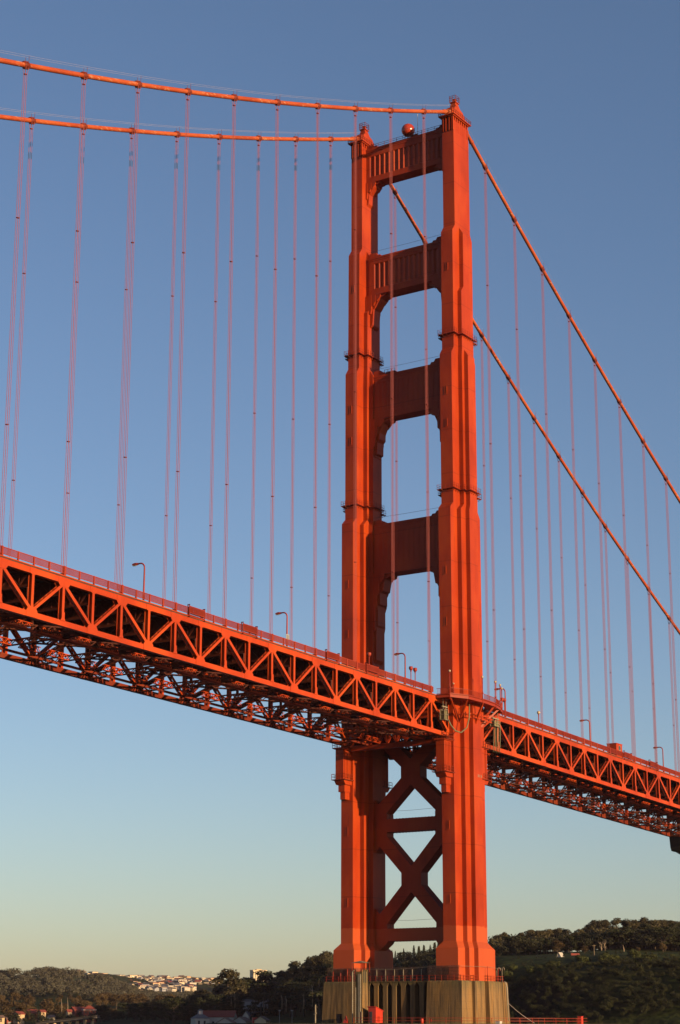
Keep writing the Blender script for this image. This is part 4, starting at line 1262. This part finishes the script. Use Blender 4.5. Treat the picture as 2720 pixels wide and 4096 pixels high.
scatter('cypress', 24, 2370, 2790, 880, 960, 10, 16, 'one of the dark spreading trees below the far right skyline', 'dark spreading trees at far right', 1.25, poly([(1960,3800),(2400,3760),(2500,3730),(2800,3720)]))
scatter('fir', 22, 1540, 1800, 1080, 1230, 11, 17, 'one of the small pointed firs on the ridge seen between the tower legs', 'firs on the ridge between the legs', .9, SKY_MID)
scatter('cypress', 18, 1500, 1990, 900, 1000, 8, 13, 'one of the dark trees low behind the pier between the legs', 'dark trees behind the pier', 1.2, poly([(1500,3880),(1750,3860),(2000,3810)]))
scatter('euca', 26, 1130, 1330, 985, 1100, 13, 21, 'one of the gum trees climbing the slope left of the far tower leg', 'gum trees left of the far leg', 1.1, SKY_MID)
scatter('cypress', 16, 1150, 1350, 905, 985, 12, 19, 'one of the dark cypresses close against the left of the pier', 'dark cypresses left of the pier', 1.2, poly([(1130,3920),(1200,3880),(1300,3840)]))
scatter('euca', 26, 770, 1150, 1030, 1130, 13, 19, 'one of the tall gum trees in the dark belt under the pale town', 'gum trees in the dark belt', 1.15, SKY_MID)
scatter('cypress', 34, 690, 1180, 985, 1060, 10, 16, 'one of the dark trees behind the white waterfront buildings', 'dark trees behind the waterfront', 1.25, poly([(690,3990),(800,3955),(900,3930),(1180,3905)]))
scatter('round', 30, 380, 760, 1240, 1500, 9, 14, 'one of the russet round trees low on the wooded hill at left', 'russet trees on the left hill', 1.2, poly([(380,3985),(560,3975),(760,3975)]))
scatter('cypress', 26, 380, 740, 1150, 1240, 9, 13, 'one of the dark trees along the shore right of the brick house', 'dark shore trees at left', 1.3, poly([(380,4040),(450,4012),(560,4003),(760,3975)]))
scatter('round', 26, -120, 400, 1290, 1480, 9, 13, 'one of the olive round trees behind the brick buildings at far left', 'olive trees behind the brick buildings', 1.2, poly([(-120,3990),(60,3985),(200,4010),(400,4000)]))
# single trees one can point to
def named(kind, u, D, vtop, lab, wide=1.0):
    p = ground(u, D); p.z -= .4
    H = CAM.z + (4108-vtop)/FPX*D - p.z
    return tree(kind, p, H, lab, None, wide)
named('cypress', 1281, 885, 3875, 'umbrella shaped pine with a bare pale trunk beside the left corner of the pier', 1.1)
named('euca', 914, 1010, 3900, 'broad gum tree standing tallest in the dark belt below the hilltop tower block', 1.3)
named('euca', 1003, 1060, 3920, 'gum tree standing just below the left end of the hilltop block', 1.3)
named('euca', 1066, 1060, 3909, 'gum tree standing just below the right end of the hilltop block', 1.3)
named('cypress', 1112, 1040, 3900, 'broad dark tree right of the hilltop block', 1.4)
named('cypress', 968, 1050, 3922, 'broad dark tree left of the hilltop block, beside the broad gum', 1.4)
named('cypress', 830, 990, 3990, 'pale green bushy tree behind the cupola house', .9)
named('round', 2235, 885, 3782, 'russet round tree behind the white tent', 1.2)
named('round', 2345, 850, 3805, 'olive round tree beside the tall wooden pole', 1.3)
named('round', 2560, 838, 3812, 'round golden bush tree at the far right edge of the terrace', 1.0)
named('round', 2660, 845, 3795, 'pale yellow green tree at far right below the dark wood', 1.1)
named('cypress', 2070, 900, 3765, 'dark domed tree behind the left end of the grass terrace', 1.7)
named('round', 115, 1150, 4060, 'small green tree before the long brick building at far left', 1.0)
named('round', 60, 1180, 4015, 'large olive tree above the brick buildings at far left', 1.6)
named('round', 205, 1180, 4005, 'olive brown tree left of the brick hip roofed house', 1.5)
# bleached dead trunks
def dead(u, D, v0, v1, lab, fork=True):
    p = ground(u, D); z0 = CAM.z+(4108-v0)/FPX*D; z1 = CAM.z+(4108-v1)/FPX*D; H = z1-z0
    p.z = z0
    m = MB(); m.smooth = True
    m.tube([p-V((0,0,3)),p+V((.2,.1,H*.5)),p+V((-.3,.3,H))],[.34,.26,.1],6)
    if fork:
        for k in range(6):
            a = rnd.uniform(0,6.28); L = H*rnd.uniform(.18,.4); z = H*rnd.uniform(.3,.85)
            m.tube([p+V((0,0,z)),p+V((math.cos(a)*L*.5,math.sin(a)*L*.5,z+L*.5)),p+V((math.cos(a)*L*.8,math.sin(a)*L*.8,z+L*1.1))],[.14,.09,.03],5)
    tag(m.build('dead_tree', M['bark'], None, org=p), lab, 'tree', 'bleached bare trunks at the wood edge')
dead(1250, 878, 4012, 3955, 'bleached forked trunk left of the pier, under the umbrella pine')
dead(1215, 890, 4022, 3990, 'short bleached snag left of the pier')
dead(1145, 935, 4035, 3998, 'slim pale trunk in the dark wood left of the pier', False)
dead(1128, 940, 4025, 3996, 'slender pale trunk, left neighbour of the slim one by the pier', False)
dead(940, 1000, 4035, 3985, 'pale twin forked trunk below the broad gum tree')
dead(925, 1000, 4020, 3992, 'pale stub behind the red roofed white building')
dead(1055, 985, 4040, 4005, 'thin pale trunk in the middle of the dark belt', False)
dead(248, 1170, 4070, 4012, 'thin pale trunk left of the brick hip roofed house', False)
dead(272, 1170, 4068, 4008, 'thin pale trunk close left of the brick hip roofed house', False)
dead(2413, 868, 3842, 3795, 'pale leaning bare trunk just right of the tall wooden pole')
dead(2427, 868, 3842, 3790, 'pale branching bare trunk, second right of the tall wooden pole')
dead(2503, 860, 3838, 3805, 'short white trunk on the terrace left of the golden bush', False)

# woods that read as one mass
def wood(name, kind, cells, lab, mat):
    m = MB()
    for (u0,u1,d0,d1,n,h0,h1) in cells:
        for _ in range(n):
            u = rnd.uniform(u0,u1); D = rnd.uniform(d0,d1); p = ground(u,D)
            H = rnd.uniform(h0,h1)
            for k in range(4):
                a = rnd.uniform(0,6.28); r = rnd.uniform(0,.28)*H
                leaf_cloud(m,(p.x+math.cos(a)*r,p.y+math.sin(a)*r,p.z+H*rnd.uniform(.45,.8)),H*.3,H*.22,60,H*.085,.35)
    o = m.build(name, M[mat], None, fix=False); tag(o, lab, 'woodland', kind='stuff')
wood('woodland','w',[(-700,460,1480,1850,760,7,11),(440,860,1500,2250,520,7,11)],'olive brown wood covering the rounded hill at left, below the pale town','wood')
wood('scrub','w',[(1960,3100,690,755,900,2,4.0),(1960,3100,755,800,130,.8,1.8)],'dark scrub over the shore bluff right of the pier','scrub')
wood('undergrowth','w',[(680,1350,1012,1200,420,4,8),(1350,2000,800,1050,260,4,8),(-500,720,1080,1300,240,3,7),(2000,3200,885,1150,520,5,10),(-900,-100,1080,1480,160,6,11)],'dark undergrowth filling the woods along the shore','under')
wood('ridge_wood','w',[(1975,2380,935,1150,230,7,10),(2380,3100,930,1130,420,8,12)],'dark gum wood filling the ridge at right under its skyline trees','euca')
# sunlit shrubs on the terrace edge
bm_ = [crown_mesh('bush',40+s).mesh('bush', M['bush'], V((0,0,0)), False) for s in range(3)]
for i in range(40):
    u = rnd.choice([rnd.uniform(2270,2360),rnd.uniform(2395,2500),rnd.uniform(2540,2620),rnd.uniform(2010,2250),rnd.uniform(2600,2760)])
    D = rnd.uniform(756,778); p = ground(u,D); p.z -= .3
    o = bpy.data.objects.new('shrub', bm_[i % 3]); COL.objects.link(o); o.location = p; s = rnd.uniform(.6,1.25); o.scale = (s,s,s*rnd.uniform(.8,1.3)); o.rotation_euler = (0,0,rnd.uniform(0,6))
    tag(o, 'one of the sunlit green shrubs along the brow of the grassy bluff', 'shrub', 'shrubs on the bluff brow')

# ------------------------------------------------------------------ buildings
for nm, colr in (('cream',(.44,.37,.25)),('offwhite',(.40,.36,.29)),('tan',(.40,.30,.18)),('greywall',(.24,.25,.27)),('brick',(.19,.042,.026)),('redroof',(.17,.033,.02)),('greyroof',(.10,.10,.11)),('brownroof',(.13,.08,.06))):
    M[nm] = plain(nm, colr, .8, .12, .3)
def facing(u, extra=0):
    "rotation about z that turns a building's front towards the camera"
    d, s = bearing(u); return math.atan2(d.y, d.x) - math.pi/2 + extra
def gable_building(m, w, d, h, rise, hip=False, ov=.4):
    m.mi = 0; m.box(-w/2,w/2,-d/2,d/2,-6,h)
    m.mi = 1
    a = w/2+ov; c = d/2+ov
    if hip:
        k = min(a,c)*.8
        m.add([(-a,-c,h),(a,-c,h),(a,c,h),(-a,c,h),(-a+k,0,h+rise),(a-k,0,h+rise)],[(0,1,5,4),(1,2,5),(2,3,4,5),(3,0,4),(3,2,1,0)])
    else:
        m.add([(-a,-c,h),(a,-c,h),(a,c,h),(-a,c,h),(-a,0,h+rise),(a,0,h+rise)],[(0,1,5,4),(2,3,4,5),(3,2,1,0)])
        m.mi = 0; m.add([(w/2,-d/2,h),(w/2,d/2,h),(w/2,0,h+rise*.96)],[(0,1,2)]); m.add([(-w/2,-d/2,h),(-w/2,0,h+rise*.96),(-w/2,d/2,h)],[(0,1,2)])
    m.mi = 0
# the pale town on the ridge: small houses, each an object, sharing a few meshes
HOUSE = {}
def house_mesh(var):
    m = MB(); w = [7,8.5,10,12,7.5,9][var]; d = [10,9,11,10,12,9][var]; h = [9,7.5,11,9.5,8,10][var]
    rise = [2.4,2.8,0,0,2.2,0][var]
    if rise: gable_building(m,w,d,h,rise)
    else: m.box(-w/2,w/2,-d/2,d/2,-6,h); m.mi = 1; m.box(-w/2-.3,w/2+.3,-d/2-.3,d/2+.3,h,h+.5)
    m.mi = 2
    for fl in range(int(h/3)):
        for k in range(int(w/2.6)):
            x = -w/2+1.2+k*2.5; m.box(x,x+1.2,-d/2-.06,-d/2+.05,1.0+fl*3,2.5+fl*3)
        for k in range(int(d/3)):
            y = -d/2+1.5+k*2.8; m.box(-w/2-.06,-w/2+.05,y,y+1.2,1.0+fl*3,2.5+fl*3); m.box(w/2-.05,w/2+.06,y,y+1.2,1.0+fl*3,2.5+fl*3)
    return m
COMBO = [('cream','brownroof','cream'),('offwhite','greyroof','white'),('tan','redroof','tan'),('greywall','greyroof','grey'),('offwhite','redroof','white red roofed'),('cream','greyroof','cream grey roofed')]
for c_, (wm, rm, nm) in enumerate(COMBO):
    for var in range(6): HOUSE[(c_,var)] = house_mesh(var).mesh('house', [M[wm],M[rm],M['glass']])
TOWN_TOP = poly([(290,3880),(330,3884),(380,3893),(420,3897),(480,3903),(560,3904),(640,3908),(720,3905),(760,3902),(820,3908),(900,3914),(1010,3916)])
nh = 0
def town(u0, u1, n, dv0, dv1, d0, d1):
    global nh
    for _ in range(n):
        u = rnd.uniform(u0,u1)
        v = TOWN_TOP(u) + rnd.uniform(dv0,dv1)
        D = d1-(d1-d0)*min(1,(v-TOWN_TOP(u))/60)
        c_ = rnd.choices(range(6),[6,7,2,3,2,4])[0]; var = rnd.randrange(6)
        h = [11.4,10.3,11.5,10,10.2,10.5][var]
        p, _s = None, None
        d, s = bearing(u, v); p = CAM + d*D; p.z = CAM.z + s*D - h*.85
        o = bpy.data.objects.new('house', HOUSE[(c_,var)]); COL.objects.link(o)
        o.location = p; o.rotation_euler = (0,0,facing(u, rnd.uniform(-.9,.9)))
        s_ = rnd.uniform(.75,1.15); o.scale = (s_,s_,s_)
        tag(o, f'one of the small {COMBO[c_][2]} houses crowded on the distant ridge at left', 'house', f'small {COMBO[c_][2]} houses on the far ridge')
town(470,770,185,0,50,2850,3250)
town(300,470,22,-2,10,3000,3250)
town(400,520,22,4,26,3000,3200)
town(760,880,26,0,30,2950,3200)
town(955,1010,14,0,22,2950,3200)
# hilltop block with bays
u, D = 1033, 2900
d, s = bearing(u, 3914); p = CAM + d*D; p.z = CAM.z + s*D - 4
t = empty('apartment_block', p, 'pale many bayed apartment block rising alone behind the dark trees left of the tower', 'apartment block'); t.rotation_euler = (0,0,facing(u,.35)); t.location = p
ORG[t.name] = V((0,0,0))
m = MB()
m.box(-11,11,-7,7,-8,15.5)
for k in range(6): m.box(-10.6+k*3.7,-8.6+k*3.7,-7.9,-6.9,-8,14.6)
m.box(8.0,12.5,-6.9,7.4,-8,13.2); m.build('wall', M['cream'], t)
m = MB(); m.box(-11.4,11.4,-7.4,7.4,15.5,16.3); m.box(-4,4,-3,3,16.3,17.6); m.build('roof', M['tan'], t)
for k in range(5):
    m = MB()
    for fl in range(6): m.box(-8.5+k*3.7,-7.0+k*3.7,-7.08,-6.95,-4+fl*3.1,-2.2+fl*3.1)
    m.build('window', M['glass'], t)

def building(name, u, D, vb, w, d, h, rise, wall, roof, lab, hip=False, rot=0, wins=(), cat='building', extra=None):
    p = site(u, D, vb); p.z = max(2.5, p.z) if vb is None else p.z
    t = empty(name, p, lab, cat); ORG[t.name] = V((0,0,0)); t.rotation_euler = (0,0,facing(u,rot))
    m = MB(); m.box(-w/2,w/2,-d/2,d/2,-3,h)
    if not hip and rise:
        m.add([(w/2,-d/2,h),(w/2,d/2,h),(w/2,0,h+rise*.96)],[(0,1,2)]); m.add([(-w/2,-d/2,h),(-w/2,0,h+rise*.96),(-w/2,d/2,h)],[(0,1,2)])
    m.build('wall', M[wall], t)
    m = MB(); a, c = w/2+.4, d/2+.4
    if hip:
        k = min(a,c)*.85
        m.add([(-a,-c,h),(a,-c,h),(a,c,h),(-a,c,h),(-a+k,0,h+rise),(a-k,0,h+rise)],[(0,1,5,4),(1,2,5),(2,3,4,5),(3,0,4),(3,2,1,0)])
    elif rise:
        for s_ in (-1,1): m.prism([(s_*c,h-.15),(0,h+rise),(0,h+rise+.2),(s_*c,h+.05)],0,-a,a)
    else: m.box(-a,a,-c,c,h,h+.4)
    m.build('roof', M[roof], t)
    for (x,z,ww,hh) in wins:
        m = MB(); m.box(x-ww/2,x+ww/2,-d/2-.08,-d/2+.02,z,z+hh); m.build('window', M['glass'], t)
    return t
# waterfront at left centre
building('boathouse', 868, 985, 4112, 19, 8, 5.4, 3.0, 'white', 'redroof', 'long white waterfront building with a red roof below the dark trees', rot=-.25, wins=((-6,1.6,1.1,1.6),(-1,1.6,1.1,1.6),(4,1.6,1.1,1.6)))
t = building('cupola_house', 800, 980, 4110, 7.6, 7.6, 4.4, 2.6, 'white', 'greyroof', 'white house with a grey hipped roof and a square cupola, by the red roofed building', hip=True, rot=.3, wins=((-1.8,1.6,1.0,1.7),(1.2,1.6,1.0,1.7)))
m = MB(); m.box(-1,1,-1,1,6.2,8.2); m.build('cupola', M['greywall'], t); m = MB(); m.rings([[(-1.3,-1.3,8.2),(1.3,-1.3,8.2),(1.3,1.3,8.2),(-1.3,1.3,8.2)],[(-.2,-.2,9.0),(.2,-.2,9.0),(.2,.2,9.0),(-.2,.2,9.0)]]); m.build('cupola_roof', M['greyroof'], t)
building('boat_shed', 905, 955, 4116, 5.2, 8, 3.0, 2.2, 'white', 'brownroof', 'small white gabled shed before the red roofed waterfront building', rot=1.25)
building('boat_shed', 968, 960, 4112, 5.5, 8, 3.2, 2.0, 'white', 'brownroof', 'low white shed with a brown roof at the right end of the red roofed building', rot=1.0)
building('boat_shed', 1048, 930, 4110, 4.6, 6, 3.2, 1.9, 'cream', 'brownroof', 'sunlit cream gabled shed standing alone right of the red container', rot=1.2)
building('boat_shed', 985, 965, 4105, 2.5, 3, 4.8, 2.4, 'white', 'greyroof', 'narrow white gable end beyond the red roofed building', rot=1.3)
p = site(1022, 940, 4108); t = empty('container', p, 'red ribbed shipping container by the cream shed', 'container'); ORG[t.name] = V((0,0,0)); t.rotation_euler = (0,0,facing(1022,.2))
m = MB(); m.box(-1.6,1.6,-1.2,1.2,0,4.4)
for k in range(8): m.box(-1.6+k*.42,-1.4+k*.42,-1.27,-1.2,.1,4.3)
m.build('container_body', M['shed'], t); m = MB(); m.box(-1.65,1.65,-1.3,1.25,4.4,4.55); m.build('container_roof', M['redroof'], t)
building('brick_house', 355, 1150, 4073, 7.4, 7, 4.9, 2.4, 'brick', 'redroof', 'red brick house with a red hipped roof and white eaves above the viaduct', hip=True, rot=.15, wins=((-2.4,.4,.8,1.3),(-.1,.4,.8,1.3),(2.3,.4,.8,1.3),(-2.4,2.8,.8,1.3),(-.1,2.8,.8,1.3),(2.3,2.8,.8,1.3)))
m = MB(); m.box(-4.0,4.0,-3.9,3.9,4.55,4.88); m.build('eaves', M['white'], bpy.data.objects['brick_house'])
building('brick_building', 310, 1190, 4066, 8, 7, 3.6, 2.0, 'brick', 'redroof', 'low red brick building half hidden left of the brick house', rot=.5)
building('brick_building', 105, 1200, 4076, 13, 8, 3.4, 2.2, 'brick', 'redroof', 'long dark red roofed building among the trees at far left', rot=.1)
building('brick_building', 45, 1130, 4108, 7.5, 6, 4.2, 1.4, 'brick', 'brownroof', 'low brick building with pale window bands on the shore at far left', rot=.3, wins=((-1.8,1.4,2.4,1.4),(1.6,1.4,2.4,1.4)))
building('brick_building', 75, 1125, 4080, 4.5, 5, 3.2, 1.4, 'tan', 'redroof', 'sunlit tan building behind the low brick one at far left', rot=.6)
building('brick_building', -4, 1120, 4104, 4, 5, 4.6, 1.2, 'tan', 'brownroof', 'sunlit tan building cut by the left edge of the picture', rot=.5)
building('brick_building', 203, 1120, 4090, 3.6, 4, 3.0, 1.0, 'cream', 'brownroof', 'small cream hut just above the left end of the viaduct', rot=.4)
building('brick_building', 168, 1165, 4072, 3.0, 4, 3.4, 1.2, 'tan', 'redroof', 'tan hut in the trees left of the cream hut', rot=.4)
building('brick_building', 275, 1155, 4072, 2.6, 3, 3.4, 1.4, 'tan', 'redroof', 'tall narrow tan hut beside the thin pale trunks', rot=.4)
building('glasshouse', 995, 1015, 4030, 6.5, 4, 3.2, .8, 'greywall', 'greyroof', 'blue grey building glimpsed through the dark trees, left one of two', rot=.2)
building('glasshouse', 1040, 1015, 4024, 8, 4, 2.6, .8, 'greywall', 'greyroof', 'blue grey building glimpsed through the dark trees, right one of two', rot=.2)
# viaduct
a = site(150, 1105, 4096); b_ = site(392, 1085, 4071)
t = empty('viaduct', a, 'pale concrete viaduct on short columns below the brick house', 'viaduct')
m = MB(); m.beam(a+V((0,0,.2)), b_+V((0,0,.2)), 5, .9); m.beam(a+V((0,0,1.1)), b_+V((0,0,1.1)), 5.2, .25); m.build('bridge_slab', M['deck'], t)
for k in range(8):
    q = a+(b_-a)*(k+.3)/8
    m = MB(); m.beam((q.x,q.y,0),(q.x,q.y,q.z),1.0,1.6,(1,0,0)); m.build('column', M['tan'], t)
# terrace at right
building('tent', 2243, 815, 3858, 2.6, 3, 1.6, 3.2, 'white', 'white', 'white pointed tent on the grass terrace right of the tower', rot=1.1, cat='tent')
building('cottage', 2302, 830, 3858, 3.0, 4, 1.5, 3.0, 'offwhite', 'redroof', 'small red roofed cottage between the white tent and the tall pole', rot=.3, cat='cottage')
p = site(2446, 800, 3849)
def vehicle(u, D, v, L, H, lab, mat):
    p = site(u, D, v); t = empty('parked_car', p, lab, 'car'); ORG[t.name] = V((0,0,0)); t.rotation_euler = (0,0,facing(u))
    m = MB(); m.prism([(-L/2,.3),(L/2,.3),(L/2,H*.6),(L*.3,H*.65),(L*.2,H),(-L*.35,H),(-L/2,H*.6)],1,-.8,.8); m.build('body', M[mat], t)
    m = MB(); m.box(-L*.3,L*.18,-.83,.83,H*.64,H*.9); m.build('window', M['glass'], t)
    for x in (-L*.3,L*.3):
        m = MB(); m.smooth = True; m.tube([(x,-.85,.33),(x,.85,.33)], .33, 10); m.build('wheel', M['ink'], t)
vehicle(2446, 800, 3850, 2.2, 1.3, 'white car parked on the terrace brow right of the pole', 'white')
vehicle(2116, 800, 3868, 1.8, 1.1, 'white car parked at the left end of the terrace', 'white')
vehicle(2087, 805, 3866, 1.2, 1.0, 'small pale car farther left on the terrace', 'offwhite')
vehicle(2640, 830, 3838, 2.2, 1.3, 'pale car half hidden by shrubs at far right', 'offwhite')
building('kiosk', 2606, 825, 3832, 4.2, 3, 1.3, .5, 'greywall', 'greyroof', 'low green roofed kiosk at far right of the terrace', rot=.2, cat='kiosk')
def pole(u, D, v0, v1, lab, arms=True, r=.16):
    p = site(u, D, v0); H = (v0-v1)/FPX*D
    m = MB(); m.tube([p-V((0,0,2)), p+V((0,0,H))], [r,r*.75], 6)
    if arms:
        d, s = bearing(u); sd_ = V((d.y,-d.x,0)); m.beam(p+V((0,0,H-.4))-sd_*.85, p+V((0,0,H-.4))+sd_*.85, .16,.16)
    tag(m.build('utility_pole', M['bark'], None, org=p), lab, 'pole')
pole(2378, 800, 3845, 3783, 'tall wooden pole with a short crossarm on the grass terrace')
pole(2262, 815, 3855, 3838, 'short pole with a crossarm right of the white tent', True, .1)
pole(2223, 815, 3856, 3832, 'slim white topped pole left of the white tent', False, .1)
for u, lb in ((1118,'dim floodlight pole left of the pier, left one of two'),(1168,'dim floodlight pole left of the pier, right one of two')):
    p = site(u, 900, 4085); H = 4.5
    m = MB(); m.tube([p-V((0,0,3)), p+V((0,0,H))], .1, 5); m.box(p.x-.5,p.x+.5,p.y-.3,p.y+.3,p.z+H,p.z+H+.6)
    tag(m.build('floodlight', M['greywall'], None, org=p), lb, 'floodlight')
# ================================================================== LIGHT, SKY, CAMERA
SUN_EL, SUN_N = R(7.5), R(10.0)
sd = V((-math.sin(SUN_N)*math.cos(SUN_EL), -math.cos(SUN_N)*math.cos(SUN_EL), math.sin(SUN_EL)))
L = bpy.data.lights.new('sun', 'SUN'); L.energy = 5.0; L.angle = R(.53); L.color = (1,.66,.35)
so = bpy.data.objects.new('sun', L); COL.objects.link(so)
so.rotation_euler = (-sd).to_track_quat('-Z','Y').to_euler(); so.location = sd*500
w = bpy.data.worlds.new('World'); SC.world = w; w.use_nodes = True
nt = w.node_tree; bg = nt.nodes['Background']
sk = nt.nodes.new('ShaderNodeTexSky'); sk.sky_type = 'NISHITA'; sk.sun_disc = False
sk.sun_elevation = SUN_EL; sk.sun_rotation = math.atan2(sd.x, sd.y)
sk.altitude = 0; sk.air_density = .96; sk.dust_density = .76; sk.ozone_density = 1.95
tn = nt.nodes.new('ShaderNodeMix'); tn.data_type = 'RGBA'; tn.blend_type = 'MULTIPLY'; tn.inputs[0].default_value = 1.0
tn.inputs[7].default_value = (.94,.912,1.03,1)               # the camera's slightly cool white balance on the sky
nt.links.new(sk.outputs[0], tn.inputs[6]); nt.links.new(tn.outputs[2], bg.inputs[0]); bg.inputs[1].default_value = .09
SC.view_settings.view_transform = 'Standard'; SC.view_settings.look = 'None'
SC.view_settings.exposure = .88; SC.view_settings.gamma = 1.0
try: SC.view_settings.use_curve_mapping = False
except Exception: pass
# thin evening haze: one closed box of even air round everything
m = MB(); m.box(-1200,6600,-1400,6600,-9,262)
hm = bpy.data.materials.new('haze_air'); hm.use_nodes = True; hn = hm.node_tree
for x_ in list(hn.nodes): hn.nodes.remove(x_)
ho = hn.nodes.new('ShaderNodeOutputMaterial'); hv = hn.nodes.new('ShaderNodeVolumePrincipled')
hv.inputs['Color'].default_value = (.86,.74,1,1); hv.inputs['Density'].default_value = 1.4e-5; hv.inputs['Anisotropy'].default_value = 0.0
hn.links.new(hv.outputs[0], ho.inputs['Volume'])
tag(m.build('haze', hm), kind='stuff')
cd = bpy.data.cameras.new('camera'); co = bpy.data.objects.new('camera', cd); COL.objects.link(co)
cd.sensor_fit = 'VERTICAL'; cd.sensor_height = 36.0; cd.lens = 36.0*FPX/4096
cd.clip_start = 1; cd.clip_end = 40000
from mathutils import Matrix
mw = Matrix((CR, CU, -CF)).transposed().to_4x4(); mw.translation = CAM
co.matrix_world = mw
SC.camera = co
SC.cycles.max_bounces = 6; SC.cycles.diffuse_bounces = 3
